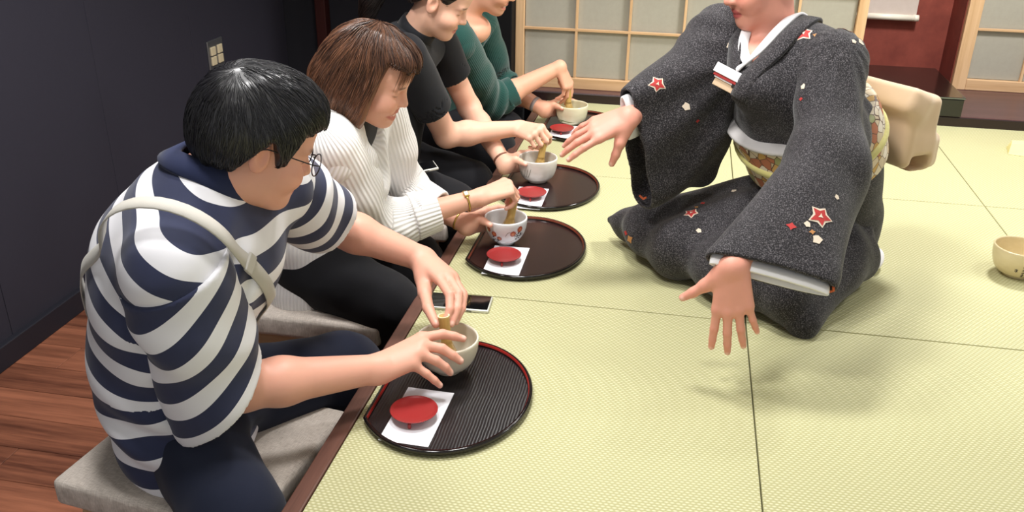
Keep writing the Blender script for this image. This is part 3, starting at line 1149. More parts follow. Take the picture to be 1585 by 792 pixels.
class Person:
    def __init__(self, skin=SKIN_A):
        self.b = S()
        self.skin = np.array(skin)
        self.paint = []
    def hand(self, wrist, fingers, thumb, N, size=1.0, k=0.010):
        """fingers: 4 lists of points knuckle..tip (index first); thumb: list base..tip; N: rough dorsal direction"""
        w = V3(*wrist)
        h = S()
        ctr = np.mean([f[0] for f in fingers], 0)
        nrm = unit(N)
        for i, f in enumerate(fingers):
            m = V3(*f[0])
            a = w + (m - ctr) * 0.45
            h.add(rcone(a, m, 0.0185 * size, 0.0122 * size, (nrm, 0.85)), 0.014 * size)
        h.add(rcone(w, (w + V3(*thumb[1])) / 2 , 0.019 * size, 0.0165 * size), 0.014 * size)
        h.add(rcone((w + V3(*thumb[0])) / 2, thumb[1], 0.017 * size, 0.0130 * size), 0.014 * size)
        fs = S()
        rr = [[0.0098, 0.0090, 0.0080, 0.0068], [0.0100, 0.0092, 0.0082, 0.0070], [0.0095, 0.0088, 0.0078, 0.0066], [0.0084, 0.0076, 0.0068, 0.0058]]
        for f, r in zip(fingers, rr):
            pts = [V3(*p) for p in f]
            if len(pts) == 3:      # knuckle, middle joint, tip -> add the last joint
                d = pts[2] - pts[1]
                pts = [pts[0], pts[1], pts[1] + 0.56 * d + nrm * 0.12 * np.linalg.norm(d), pts[2]]
            fs.add(chain(pts, [x * size for x in r], 0.003), 0.0008)
            self.finger_paint(pts, nrm, r[-1] * size)
        tp = [V3(*p) for p in thumb]
        fs.add(chain(tp, [0.0130 * size, 0.0122 * size, 0.0108 * size, 0.0082 * size][:len(tp)], 0.004), 0.0008)
        self.finger_paint(tp, nrm, 0.0085 * size)
        h.add(fs, 0.007)
        self.b.add(h, k)
    def finger_paint(self, pts, N, r):
        d = unit(pts[-1] - pts[-2])
        n = unit(N - d * (N @ d))
        c = pts[-1] + n * r * 0.8 + d * 0.001
        def f(P, C):
            q = P - c
            u, v, w = q @ d, q @ n, q @ np.cross(d, n)
            k = np.exp(-((u / 0.0055) ** 4 + (w / 0.0048) ** 4 + (v / 0.005) ** 4))
            C += k[:, None] * (np.array(srgb(240, 196, 180)) - C) * 0.8
            tip = np.exp(-(((P - pts[-1]) ** 2).sum(1) / (0.011 ** 2)))
            C += (tip * (1 - k))[:, None] * (np.array([1.0, 0.80, 0.80]) * C - C) * 0.5
            for j in pts[:-1]:
                g = np.exp(-(((P - (j + n * r)) ** 2).sum(1) / (0.007 ** 2)))
                C += g[:, None] * (C * np.array([1.0, 0.86, 0.84]) - C) * 0.5
            return C
        self.paint.append((f, np.min(pts, 0) - 0.03, np.max(pts, 0) + 0.03))
    def pose_hand(self, wrist, D, N, side, flex, spread=(0.12, 0.02, -0.08, -0.2), size=1.0, thumb=None, k=0.010):
        """side=+1: thumb to the left of D seen from the back of the hand"""
        R = frame(D, N)
        w = V3(*wrist)
        T = lambda p: w + R @ (V3(p[0], p[1] * side, p[2]) * size)
        mc = [(0.088, 0.030, 0.0), (0.092, 0.009, 0.003), (0.087, -0.012, 0.001), (0.078, -0.031, -0.003)]
        ln = [(0.044, 0.026, 0.020), (0.048, 0.029, 0.021), (0.045, 0.027, 0.020), (0.035, 0.021, 0.018)]
        fing = []
        for i in range(4):
            p = np.array(mc[i]); pts = [T(p)]
            ang = 0.0
            fl = flex[i] if isinstance(flex[0], (list, tuple)) else flex
            for L, f in zip(ln[i], fl):
                ang += f
                p = p + L * np.array([math.cos(ang) * math.cos(spread[i]), math.cos(ang) * math.sin(spread[i]), -math.sin(ang)])
                pts.append(T(p))
            fing.append(pts)
        th = thumb or [(0.022, 0.024, -0.010), (0.052, 0.042, -0.022), (0.078, 0.046, -0.034), (0.100, 0.044, -0.044)]
        self.hand(w, fing, [T(p) for p in th], R[:, 2], size, k)
        return fing
    def arm(self, sh, el, wr, r=(0.05, 0.042, 0.040, 0.026), wflat=None):
        sh, el, wr = V3(*sh), V3(*el), V3(*wr)
        self.b.add(rcone(sh, el, r[0], r[1]), 0.02)
        mid = el + (wr - el) * 0.28
        self.b.add(rcone(el, mid, r[2] * 0.97, r[2]), 0.02)
        self.b.add(rcone(mid, wr, r[2], r[3]), 0.02)
    def head(self, C, F, U, s=0.92, woman=False, smile=0.0, brow=srgb(40, 30, 26), closed=True, lip=LIP):
        R = frame(F, U)
        C = V3(*C)
        self.hC, self.hR, self.hs = C, R, s
        T = lambda *p: C + R @ (V3(*p) * s)
        f, u = R[:, 0], R[:, 2]
        E = lambda c, r: ell(T(*c), V3(*r) * s, f, u)
        h = S()
        jw = 0.9 if woman else 1.0
        h.add(E((-0.012, 0, 0.045), (0.097, 0.076, 0.088)), 0.01)
        h.add(E((0.028, 0, -0.022), (0.066, 0.062 * jw, 0.086)), 0.03)
        h.add(E((0.036, 0, -0.070), (0.050, 0.048 * jw, 0.040)), 0.03)
        h.add(E((0.074, 0, -0.097), (0.020, 0.022, 0.017)), 0.03)
        h.add(E((0.062, 0, 0.055), (0.036, 0.055, 0.045)), 0.03)
        for sy in (-1, 1):
            h.add(E((0.058, 0.036 * sy * jw, -0.032), (0.030, 0.026, 0.026)), 0.025)
            h.sub(E((0.098, 0.034 * sy, 0.004), (0.015, 0.020, 0.012)), 0.016)
            h.add(E((0.0765, 0.033 * sy, 0.001), (0.0145, 0.0175, 0.0125)), 0.004)
            h.add(E((0.083, 0.030 * sy, 0.021), (0.012, 0.022, 0.007)), 0.016)
            ear = S()
            ear.add(E((-0.004, 0.0765 * sy, -0.008), (0.019, 0.008, 0.031)), 0.004)
            ear.add(E((-0.010, 0.081 * sy, 0.006), (0.016, 0.006, 0.020)), 0.006)
            ear.sub(E((0.000, 0.086 * sy, -0.002), (0.009, 0.008, 0.015)), 0.006)
            h.add(ear, 0.004)
        h.add(rcone(T(0.090, 0, 0.012), T(0.110, 0, -0.026), 0.0075 * s, 0.0108 * s), 0.012)
        for sy in (-1, 1):
            h.add(E((0.100, 0.0125 * sy, -0.030), (0.010, 0.0075, 0.0075)), 0.006)
        # lips, wider and parted when smiling
        lw = 0.024 + 0.015 * smile
        h.add(E((0.089, 0, -0.057), (0.0125, lw, 0.0062)), 0.007)
        h.add(E((0.087, 0, -0.070 - 0.007 * smile), (0.0125, lw * 0.82, 0.0072)), 0.007)
        h.sub(E((0.104, 0, -0.0635 - 0.0025 * smile), (0.014, lw * 0.95, 0.0016 + 0.0062 * smile)), 0.003)
        for sy in (-1, 1):
            h.add(E((0.066, 0.040 * sy, -0.038), (0.024, 0.018, 0.018)), 0.02)
        h.add(rcone(T(0.086, 0, -0.060), T(0.088, 0, -0.062), 0.009 * s, 0.009 * s), 0.01)
        self.b.add(h, 0.02)
        self.h = h
        skin = self.skin
        bc = np.array(brow)
        lc = np.array(lip)
        def f2(P, Cc):
            L = ((P - C) @ R) / s
            x, y, z = L[:, 0], L[:, 1], L[:, 2]
            fr = x > 0.045
            g = lambda a, b, w: np.exp(-((a - b) / w) ** 2)
            # lips
            zl = z + 0.0635 + 0.0025 * smile - 0.10 * smile * np.abs(y)
            lk = np.clip(1.25 - ((y / (lw * 1.02)) ** 2 + (zl / (0.0125 + 0.004 * smile)) ** 2), 0, 0.4) / 0.4
            k = lk * fr * (x > 0.075)
            Cc += k[:, None] * (lc - Cc) * 0.75
            if smile > 0.3:
                tk = np.clip(1.3 - ((y / (lw * 0.8)) ** 2 + ((zl - 0.0005) / 0.0042) ** 2), 0, 0.3) / 0.3 * fr * (x > 0.07)
                Cc += tk[:, None] * (np.array(srgb(238, 226, 214)) - Cc) * 0.9
            else:
                k = g(zl, 0, 0.0016) * (np.abs(y) < lw) * fr
                Cc += k[:, None] * (lc * 0.35 - Cc) * 0.7
            # brows and lash lines
            ay = np.abs(y)
            bz = 0.024 + 0.05 * (0.02 - np.abs(ay - 0.032))
            k = g(z, bz, 0.0034) * np.clip((0.021 - np.abs(ay - 0.034)) / 0.006, 0, 1) * fr
            Cc += k[:, None] * (bc - Cc) * 0.85
            ez = -0.004 + 6.0 * (ay - 0.033) ** 2
            k = g(z, ez, 0.0017) * np.clip((0.017 - np.abs(ay - 0.033)) / 0.004, 0, 1) * fr
            Cc += k[:, None] * (np.array(srgb(34, 24, 22)) - Cc) * 0.9
            k = g(z, ez + 0.010, 0.0014) * np.clip((0.015 - np.abs(ay - 0.033)) / 0.004, 0, 1) * fr
            Cc += k[:, None] * (Cc * 0.72 - Cc) * 0.6
            # warm cheeks, nose tip, ears
            k = np.exp(-(((ay - 0.042) / 0.024) ** 2 + ((z + 0.03) / 0.024) ** 2)) * fr
            Cc += k[:, None] * (skin * np.array([1.0, 0.80, 0.78]) - Cc) * 0.55
            k = np.exp(-(((ay - 0.078) / 0.012) ** 2)) * (ay > 0.07)
            Cc += k[:, None] * (skin * np.array([0.98, 0.80, 0.76]) - Cc) * 0.5
            k = np.exp(-((ay / 0.006) ** 2 + ((z + 0.037) / 0.003) ** 2)) * (x > 0.08) * 0
            return Cc
        self.paint.append((f2, C - 0.2, C + 0.2))
    def colors(self, P):
        C = np.tile(self.skin, (len(P), 1))
        for f, lo, hi in self.paint:
            mk = ((P > lo) & (P < hi)).all(1)
            if mk.any():
                C[mk] = f(P[mk], C[mk].copy())
        return np.clip(C, 0, 1)
    def build(self, label, base, h=0.003):
        o = sdf_obj('person', self.b, h, M['skin'], None, lambda V: {'Col': self.colors(V)})
        tag(o, label, 'person', 'people at the tea gathering')
        # put the origin at the base of the figure
        me = o.data
        me.transform(Matrix.Translation(-Vector(base)))
        o.location = base
        o.matrix_basis = Matrix.Translation(base)
        self.o = o
        return o

# hair -------------------------------------------------------------
def hair_material(name, c1, c2, rough=0.34, spec=0.5):
    t = NT(name)
    at = t.n('ShaderNodeAttribute', attribute_name='tone')
    t.color(t.mix(at.outputs['Fac'], c1, c2))
    t.set(Roughness=rough)
    t.b.inputs['Specular IOR Level'].default_value = spec
    return t.m
M['hair_black'] = hair_material('black_hair', srgb(13, 12, 15), srgb(36, 35, 41), 0.36, 0.75)
M['hair_brown'] = hair_material('brown_hair', srgb(50, 33, 27), srgb(150, 102, 74), 0.34)
M['hair_dark'] = hair_material('dark_brown_hair', srgb(18, 14, 14), srgb(48, 38, 34), 0.34)

def strands(name, paths, rad, mat, parent, tone):
    """paths: (n strands, m points, 3) -> one mesh of thin three-sided tubes"""
    n, m, _ = paths.shape
    T = np.gradient(paths, axis=1)
    T /= np.linalg.norm(T, axis=2, keepdims=True) + 1e-9
    ref = np.array([0.31, 0.42, 0.85])
    u = np.cross(T, ref)
    u /= np.linalg.norm(u, axis=2, keepdims=True) + 1e-9
    w = np.cross(T, u)
    taper = np.interp(np.linspace(0, 1, m), [0, 0.15, 0.75, 1], [0.7, 1, 0.9, 0.15])[None, :, None]
    ring = [paths + rad * taper * (math.cos(a) * u + math.sin(a) * w) for a in (0, 2 * PI / 3, 4 * PI / 3)]
    V = np.stack(ring, 2).reshape(-1, 3)
    idx = np.arange(n * m * 3).reshape(n, m, 3)
    Q = []
    for k in range(3):
        a, b = idx[:, :-1, k], idx[:, :-1, (k + 1) % 3]
        c, d = idx[:, 1:, (k + 1) % 3], idx[:, 1:, k]
        Q.append(np.stack([a, b, c, d], -1).reshape(-1, 4))
    o = link(name, np_mesh(V, np.concatenate(Q), name, {'tone': np.repeat(tone, m * 3)}), mat, parent)
    return o

def trace(f, P0, flow, steps, ds, lift, jitter=0.0):
    """walk over the surface of f along the flow field"""
    P, N = stick(f, P0, 0.0, 5)
    out = []
    n = len(P)
    jit = np.random.uniform(-1, 1, (n, 1)) * jitter
    for k in range(steps):
        out.append(P + N * lift(k / (steps - 1))[:, None])
        D = flow(P)
        D = D + np.cross(N, D) * jit
        D = D - N * (D * N).sum(1, keepdims=True)
        D /= np.linalg.norm(D, axis=1, keepdims=True) + 1e-9
        P = P + D * ds
        for _ in range(2):
            P = P - N * np.clip(f(P), -0.01, 0.01)[:, None]
        N = grad(f, P, 0.002)
    return np.stack(out, 1)

# cloth ------------------------------------------------------------
def cloth(name, c, rough=0.85, sheen=0.3, var=0.08, weave=900, bump=0.15, spec=0.25):
    t = NT(name)
    v = t.coords()
    n = t.noise(v, 14, 3)
    w = t.noise(v, weave, 2)
    t.color(t.mix(n, tuple(x * (1 - var) for x in c), tuple(min(1, x * (1 + var)) for x in c)))
    t.set(Roughness=rough)
    t.b.inputs['Sheen Weight'].default_value = sheen
    t.b.inputs['Specular IOR Level'].default_value = spec
    t.bump(w, bump, 0.0008)
    return t.m

def stripes(name, c1, c2, duty=0.5):
    t = NT(name)
    at = t.n('ShaderNodeAttribute', attribute_name='st')
    fr = t.math('FRACT', at.outputs['Fac'])
    k = t.math('GREATER_THAN', fr, duty)
    n = t.noise(t.coords(), 40, 3)
    a = t.mix(n, tuple(x * 0.85 for x in c1), tuple(x * 1.15 for x in c1))
    t.color(t.mix(k, a, c2))
    t.set(Roughness=0.85)
    t.b.inputs['Sheen Weight'].default_value = 0.15
    t.bump(t.noise(t.coords(), 900, 2), 0.12, 0.0006)
    return t.m

def ribbed(name, c, period=1.0, strength=0.8):
    t = NT(name)
    at = t.n('ShaderNodeAttribute', attribute_name='st')
    s = t.math('SINE', t.math('MULTIPLY', at.outputs['Fac'], 2 * PI))
    h = t.math('MULTIPLY', t.math('ADD', s, 1.0), 0.5)
    t.color(t.mix(h, tuple(x * 0.90 for x in c), c))
    t.set(Roughness=0.92)
    t.b.inputs['Sheen Weight'].default_value = 0.3
    t.b.inputs['Specular IOR Level'].default_value = 0.2
    t.bump(h, strength, 0.002)
    return t.m

def along(P, pts):
    """arc-length coordinate of P along a polyline, plus nearest distance vector"""
    pts = [V3(*p) for p in pts]
    best = np.full(len(P), 1e9); s = np.zeros(len(P)); R = np.zeros((len(P), 3))
    acc = 0.0
    for i, (a, b) in enumerate(zip(pts[:-1], pts[1:])):
        ba = b - a; L = np.linalg.norm(ba)
        t = (P - a) @ ba / (L * L)
        tc = np.clip(t, 0 if i else -9, 1 if i < len(pts) - 2 else 9)
        q = P - a - tc[:, None] * ba
        d = (q ** 2).sum(1)
        m = d < best
        best[m] = d[m]; s[m] = (acc + tc * L)[m]; R[m] = q[m]
        acc += L
    return s, R

class Wrap(S):
    """SDF from a plain function with given bounds"""
    def __init__(self, fn, lo, hi):
        super().__init__()
        self.fn = fn
        self.lo, self.hi = np.array(lo, float) - .025, np.array(hi, float) + .025
    def __call__(self, P, m=0.05):
        return self.fn(P)

def sleeve(outer, cuts, thick=0.006, folds=None, depth=0.045):
    """cloth tube, hollow near its opening (the first cut)"""
    def fn(P):
        d = outer(P)
        if folds is not None:
            d = d + folds(P)
        c0 = cuts[0][0](P)
        cav = np.maximum(d + thick + .002, -(c0 + depth))
        for c in cuts:
            d = smax(d, c[0](P), 0.0015)
        return smax(d, -cav, 0.001)
    return Wrap(fn, outer.lo, outer.hi)
# ------------------------------------------------------------------ guest 1: man in striped T-shirt
M['navy_stripe'] = stripes('navy_white_stripes', srgb(38, 44, 74), srgb(228, 227, 232), 0.53)
M['navy'] = cloth('navy_cotton', srgb(35, 42, 72), 0.85, 0.1)
M['navy_trouser'] = cloth('navy_trousers', srgb(27, 32, 50), 0.9, 0.1)
M['strap'] = cloth('pale_grey_webbing', srgb(180, 176, 168), 0.7, 0.1, weave=500, bump=0.3)
M['bag_cloth'] = cloth('off_white_bag', srgb(214, 206, 196), 0.8, 0.1)
M['specs'] = plain('dark_spectacle_frame', srgb(40, 38, 42), 0.3, metal=0.6)
M['lens'] = None

def man():
    p = Person(srgb(222, 164, 142))
    rs, ls = V3(-.195, 1.105, .395), V3(-.165, 1.42, .43)
    re, le = V3(-.165, 1.212, .122), V3(-.163, 1.655, .250)
    rw, lw = V3(.035, 1.372, .088), V3(.030, 1.690, .168)
    hC, hF = V3(-.125, 1.288, .548), V3(.70, .53, -.40)
    # torso core, neck
    c7 = V3(-.215, 1.262, .492)
    p.b.add(rcone((-.31, 1.27, .08), (-.25, 1.26, .35), .07, .065), .03)
    p.b.add(rcone((-.25, 1.26, .35), c7 + V3(.012, .004, -.02), .06, .046), .02)
    p.b.add(rcone(rs, c7 - V3(0, 0, .03), .045, .05), .03)
    p.b.add(rcone(ls, c7 - V3(0, 0, .03), .045, .05), .03)
    p.head(hC, hF, (.2, .12, 1), 0.87, brow=srgb(20, 18, 20))
    R = frame(hF, (.2, .12, 1))
    p.b.add(rcone(c7 + V3(.022, 0.008, -.012), hC + R @ V3(-.012, 0, -.06), .055, .049), .02)
    # arms
    p.arm(rs, re, rw, (.050, .043, .042, .0265))
    p.arm(ls, le, lw, (.048, .042, .041, .0265))
    # right hand round the bowl
    p.hand(rw, [
        [(.0935, 1.452, .115), (.130, 1.476, .115), (.152, 1.481, .110), (.169, 1.485, .104)],
        [(.101, 1.430, .113), (.138, 1.440, .104), (.159, 1.441, .091), (.173, 1.443, .079)],
        [(.100, 1.410, .106), (.132, 1.416, .091), (.149, 1.420, .076), (.158, 1.424, .062)],
        [(.092, 1.390, .094), (.119, 1.393, .074), (.134, 1.395, .060), (.144, 1.398, .048)]],
        [(.055, 1.41, .080), (.066, 1.435, .076), (.068, 1.462, .070), (.066, 1.486, .064)], (.1, -.35, .9), 1.08)
    # left hand pinching the whisk from above
    p.hand(lw, [
        [(0.088, 1.610, 0.166), (0.123, 1.560, 0.158), (0.130, 1.533, 0.140), (0.125, 1.513, 0.120)],
        [(0.102, 1.624, 0.165), (0.137, 1.578, 0.153), (0.142, 1.548, 0.135), (0.136, 1.520, 0.114)],
        [(0.108, 1.640, 0.158), (0.142, 1.598, 0.140), (0.146, 1.568, 0.125), (0.140, 1.540, 0.108)],
        [(0.106, 1.656, 0.148), (0.136, 1.623, 0.132), (0.141, 1.600, 0.118), (0.138, 1.576, 0.104)]],
        [(0.042, 1.643, 0.145), (0.062, 1.590, 0.140), (0.082, 1.543, 0.132), (0.108, 1.506, 0.118)], (.5, -.1, .8), 1.06)
    base = (-.31, 1.27, -.05)
    o = p.build('man in navy and white striped T-shirt whisking in the nearest bowl', base, 0.0028)

    # hair: cap over the skull with a clean line above the ear
    C, s = hC, 0.87
    T = lambda *q: C + R @ (V3(*q) * s)
    f, u = R[:, 0], R[:, 2]
    cap = S()
    cap.add(ell(T(-0.012, 0, 0.050), V3(.108, .088, .097) * s, f, u), 0.01)
    cap.add(ell(T(-0.052, 0, 0.008), V3(.070, .080, .082) * s, f, u), 0.04)
    cap.add(ell(T(0.050, 0, 0.082), V3(.060, .072, .052) * s, f, u), 0.04)
    cap.add(ell(T(0.012, -0.03, 0.02), V3(.060, .058, .065) * s, f, u), 0.03)
    cap.add(ell(T(0.012, 0.03, 0.02), V3(.060, .058, .065) * s, f, u), 0.03)
    def hairline(P):
        L = ((P - C) @ R) / s
        x, y, z = L[:, 0], L[:, 1], L[:, 2]
        zl = np.interp(x, [-0.13, -0.075, -0.04, -0.018, 0.0, 0.012, 0.03, 0.045, 0.055, 0.068, 0.09, 0.13],
                       [-0.055, -0.066, -0.052, -0.010, 0.028, 0.026, -0.014, -0.016, 0.030, 0.052, 0.062, 0.066])
        zl = zl + 0.004 * np.sin(y * 210) + 0.003 * np.sin(x * 330)
        return (zl - z) * s
    capf = lambda P: smax(cap(P), hairline(P) * 0.8, 0.012) + 0.0012 * sn((P - C) @ R, np.array([90, 160, 60]))
    W = Wrap(capf, cap.lo, cap.hi)
    hair = sdf_obj('hair', W, 0.0032, M['hair_black'], o, lambda V: {'tone': 0.3 + 0.2 * sn(V, 60.0)})
    n = 5200
    P0 = np.random.normal(0, 1, (n, 3)); P0 /= np.linalg.norm(P0, axis=1, keepdims=True)
    P0 = T(0, 0, 0.03) + P0 * 0.11
    whorl = T(-0.075, -0.02, 0.115)
    def flow(P):
        D = P - whorl
        L = (P - C) @ R
        D = D / (np.linalg.norm(D, axis=1, keepdims=True) + 1e-6)
        fwd = np.clip(L[:, 2:3] / 0.1, 0, 1) * f * 0.55
        swirl = np.cross(D, u) * 0.35
        wave = 0.18 * np.sin(P @ np.array([140.0, 90, 60]))[:, None] * np.cross(D, u)
        return D + fwd - u * 0.25 + swirl + wave
    P0, N0 = stick(W, P0, 0.0, 8)
    keep = np.abs(W(P0)) < 0.003
    keep &= hairline(P0) < -0.010
    P0 = P0[keep]
    amp = np.random.uniform(0.0003, 0.0022, len(P0))
    pth = trace(W, P0, flow, 9, 0.0042, lambda t: 0.0004 + amp * math.sin(PI * min(1, 0.2 + t)), 0.18)
    strands('hair_strands', pth, 0.00055, M['hair_black'], hair, np.random.uniform(0, 1, len(P0)))['kind'] = 'stuff'

    # spectacles
    gl = empty('spectacles', tuple(C)); gl.parent = o; gl.matrix_parent_inverse = o.matrix_basis.inverted()
    lensm = NT('clear_lens'); lensm.b.inputs['Alpha'].default_value = 0.12
    lensm.b.inputs['Roughness'].default_value = 0.02; lensm.color((1, 1, 1))
    for sy in (-1, 1):
        ring = [T(0.116 - 0.10 * abs(a) * 0 - 0.18 * abs(0.034 * sy + 0.024 * math.cos(a)) ** 1.5, 0.034 * sy + 0.0245 * math.cos(a), -0.002 + 0.0215 * math.sin(a)) for a in np.linspace(0, 2 * PI, 28)[:-1]]
        link('lens_rim', tube_mesh(ring, 0.0011, 6, True), M['specs'], gl, True)
        ctr = np.mean(ring, 0)
        link('lens', mesh_from([ctr] + ring, [(0, 1 + i, 1 + (i + 1) % 27) for i in range(27)]), lensm.m, gl)
        link('temple_arm', tube_mesh(catmull([T(0.112, 0.060 * sy, 0.004), T(0.09, 0.074 * sy, 0.006), T(0.04, 0.0815 * sy, 0.010), T(0.0, 0.084 * sy, 0.012), T(-0.02, 0.082 * sy, -0.004)], 16), 0.0011, 6), M['specs'], gl, True)
    link('bridge', tube_mesh(catmull([T(0.114, -0.0105, 0.004), T(0.119, 0, 0.008), T(0.114, 0.0105, 0.004)], 8), 0.0011, 6), M['specs'], gl, True)

    # T-shirt body
    sh = S()
    fw = unit((.95, .30, 0))
    sp = [V3(-.318, 1.275, -.02), V3(-.335, 1.275, .14), V3(-.300, 1.268, .29), V3(-.232, 1.262, .395), V3(-.200, 1.263, .445)]
    rad = [.182, .176, .172, .135, .085]
    for a, b, r1, r2 in zip(sp[:-1], sp[1:], rad[:-1], rad[1:]):
        sh.add(rcone(a, b, r1, r2, (fw, 0.72)), 0.03)
    sh.add(rcone(sp[3] + V3(0, 0, -.01), rs + V3(.0, .015, -.005), .085, .078), 0.05)
    sh.add(rcone(sp[3] + V3(0, 0, 0), ls + V3(.0, -.01, -.01), .085, .075), 0.05)
    sh.add(ell((-.21, 1.27, .33), (.10, .15, .11)), 0.04)
    nk = c7 + V3(.018, .006, .004)
    nx = unit((.62, .28, .72))
    base_f = S(); base_f.items = list(sh.items); base_f.lo, base_f.hi = sh.lo, sh.hi
    sh.sub(rcone(nk - nx * .05, nk + nx * .15, .061, .064), .008)
    sh.cut(halfspace((-.31, 1.27, -.030), (-.12, 0.10, -1)), .006)
    def folds(P, D):
        k = 0.006 * sn(P, np.array([26, 20, 34]), 1.0) * np.clip((0.42 - P[:, 2]) / 0.2, 0.15, 1)
        q = P - V3(-.15, 1.15, .30)
        k += 0.006 * np.sin(95 * (q @ unit((.5, .3, -.8))) + 2 * np.sin(20 * q[:, 1])) * np.exp(-(q ** 2).sum(1) / .012)
        q = P - V3(-.30, 1.12, .06)
        k += 0.007 * np.sin(80 * (q @ unit((-.3, .2, .9))) + 3 * q[:, 0] * 20) * np.exp(-(q ** 2).sum(1) / .010)
        return D + k
    sh.post = folds
    def st_body(V):
        s_, _ = along(V, sp)
        return {'st': (s_ + 0.006 * sn(V, 14.0)) / 0.066 + 0.15}
    shirt = sdf_obj('striped_shirt', sh, 0.004, M['navy_stripe'], o, st_body)
    # sleeves
    for nm, a, b, r1, r2, cutn in (('r', rs + V3(-.005, .01, .03), V3(-.185, 1.178, .135), .088, .088, unit((.45, .55, -.75))),
                                   ('l', ls + V3(-.01, -.02, .02), V3(-.148, 1.585, .292), .080, .076, unit((.15, .80, -.50)))):
        ax = unit(b - a)
        tube = S().add(rcone(a - ax * .02, b + ax * .08, r1, r2), .01)
        ctrl = (a, b)
        fo = lambda P, a=a, ax=ax: 0.0055 * np.sin(38 * ((P - a) @ ax) + 3.0 * sn(P, 18.0)) * np.clip((P - a) @ ax / .1, 0, 1) * 0.8 + 0.004 * sn(P, 30.0)
        cuts = [halfspace(b, cutn), halfspace(a + ax * .035, -unit(ax + 0.25 * unit((.3, .2, .4))))]
        sf = sleeve(tube, cuts, .005, fo)
        sl = sdf_obj('sleeve', sf, 0.0042, M['navy_stripe'], shirt,
                     lambda V, b=b, cutn=cutn: {'st': (((V - b) @ cutn) + 0.004 * sn(V, 16.0)) / 0.064 + 0.88})
        sl.parent = shirt
    # ribbed collar
    ring, nr = [], []
    ux, uy = frame(nx, (0, 0, 1))[:, 1], frame(nx, (0, 0, 1))[:, 2]
    for a in np.linspace(0, 2 * PI, 41):
        d = math.cos(a) * ux + math.sin(a) * uy
        ring.append(nk + d * 0.0680)
        nr.append(unit(d + nx * 0.55))
    ring, nr = np.array(ring), np.array(nr)
    lift = np.array([next((t for t in np.linspace(.10, -.08, 91) if base_f((r + nx * t)[None])[0] < 0), 0.0) for r in ring])
    lift = np.clip(lift, -.03, .05)
    for _ in range(12):
        lift = .5 * lift + .25 * np.r_[lift[-2], lift[:-1]] + .25 * np.r_[lift[1:], lift[1]]
    ring = ring + nx * (lift + .008)[:, None]
    link('collar', ribbon_mesh(ring, nr, 0.040, 0.008), M['navy'], shirt, True)
    # trousers
    tr = S()
    rk, lk = V3(-.135, 1.085, -.045), V3(-.105, 1.535, -.035)
    hp = V3(-.30, 1.27, .035)
    tr.add(ell(hp + V3(.0, 0, -.02), (.125, .150, .068)), .02)
    tr.add(rcone((-.27, 1.20, .005), rk, .090, .080), .03)
    tr.add(rcone((-.27, 1.34, .005), lk, .090, .078), .03)
    tr.add(rcone(rk, (-.13, 1.10, -.40), .078, .062), .03)
    tr.add(rcone(lk, (-.16, 1.53, -.40), .075, .060), .03)
    tr.post = lambda P, D: D + 0.004 * sn(P, np.array([30, 30, 22])) + 0.003 * sn(P, 55.0)
    tr.cut(halfspace((0, 0, -.435), (0, 0, -1)), .004)
    sdf_obj('trousers', tr, 0.006, M['navy_trouser'], o)
    # shoes
    for k in (rk, lk):
        q = S().add(rcone((k[0] - .05, k[1], -.415), (k[0] + .02, k[1], -.42), .036, .034), .01)
        q.cut(halfspace((0, 0, -.449), (0, 0, -1)), .003)
        sdf_obj('shoe', q, 0.006, M['black'], o)
    return p, o, shirt, sh

P1, man_o, man_shirt, man_sdf = man()

# cross-body bag with its strap
bag = empty('shoulder_bag', (-.53, 1.41, .0))
tag(bag, 'off white drawstring bag on a pale grey strap worn by the man in stripes', 'bag')
pth = catmull([(-.50, 1.33, .10), (-.48, 1.25, .22), (-.44, 1.17, .32), (-.36, 1.12, .40), (-.28, 1.10, .455), (-.20, 1.10, .475), (-.13, 1.12, .45), (-.09, 1.17, .40), (-.08, 1.22, .33), (-.09, 1.30, .22), (-.11, 1.38, .12), (-.18, 1.44, .05)], 70)
_sd = lambda P: np.minimum(man_sdf(P), rcone((-.20, 1.115, .425), (-.185, 1.178, .135), .092, .09)[0](P))
pth, nr_ = stick(_sd, pth, 0.004, 5)
for _ in range(6):
    pth[1:-1] = 0.5 * pth[1:-1] + 0.25 * (pth[:-2] + pth[2:])
nr_ = grad(_sd, pth, 0.012)
for _ in range(4):
    nr_[1:-1] = 0.5 * nr_[1:-1] + 0.25 * (nr_[:-2] + nr_[2:])
pth = pth + nr_ * 0.004
link('strap', ribbon_mesh(pth, nr_, 0.027, 0.0022), M['strap'], bag, True)
i_ = 46
bm = bmesh.new()
Rb = Matrix(np.stack([unit(pth[i_ + 1] - pth[i_ - 1]), np.cross(nr_[i_], unit(pth[i_ + 1] - pth[i_ - 1])), nr_[i_]], 1).tolist())
add_box(bm, tuple(pth[i_] + nr_[i_] * 0.002), (0.022, 0.033, 0.006), Rb, 0.002)
link('strap_buckle', bm_mesh(bm), M['strap'], bag)
bg = S()
bg.add(ell((-.530, 1.41, .08), (.045, .085, .075)), .02)
bg.add(ell((-.535, 1.40, .155), (.026, .045, .025)), .03)
bg.post = lambda P, D: D + 0.006 * sn(P, np.array([70, 60, 25])) + 0.004 * np.sin(P[:, 1] * 160 + P[:, 0] * 90) * np.clip((P[:, 2] - .12) / .08, 0, 1)
sdf_obj('bag_body', bg, 0.005, M['bag_cloth'], bag)
link('drawstring', tube_mesh(catmull([(-.535, 1.355, .15), (-.57, 1.39, .155), (-.54, 1.44, .15)], 12), 0.003, 6), M['strap'], bag, True)
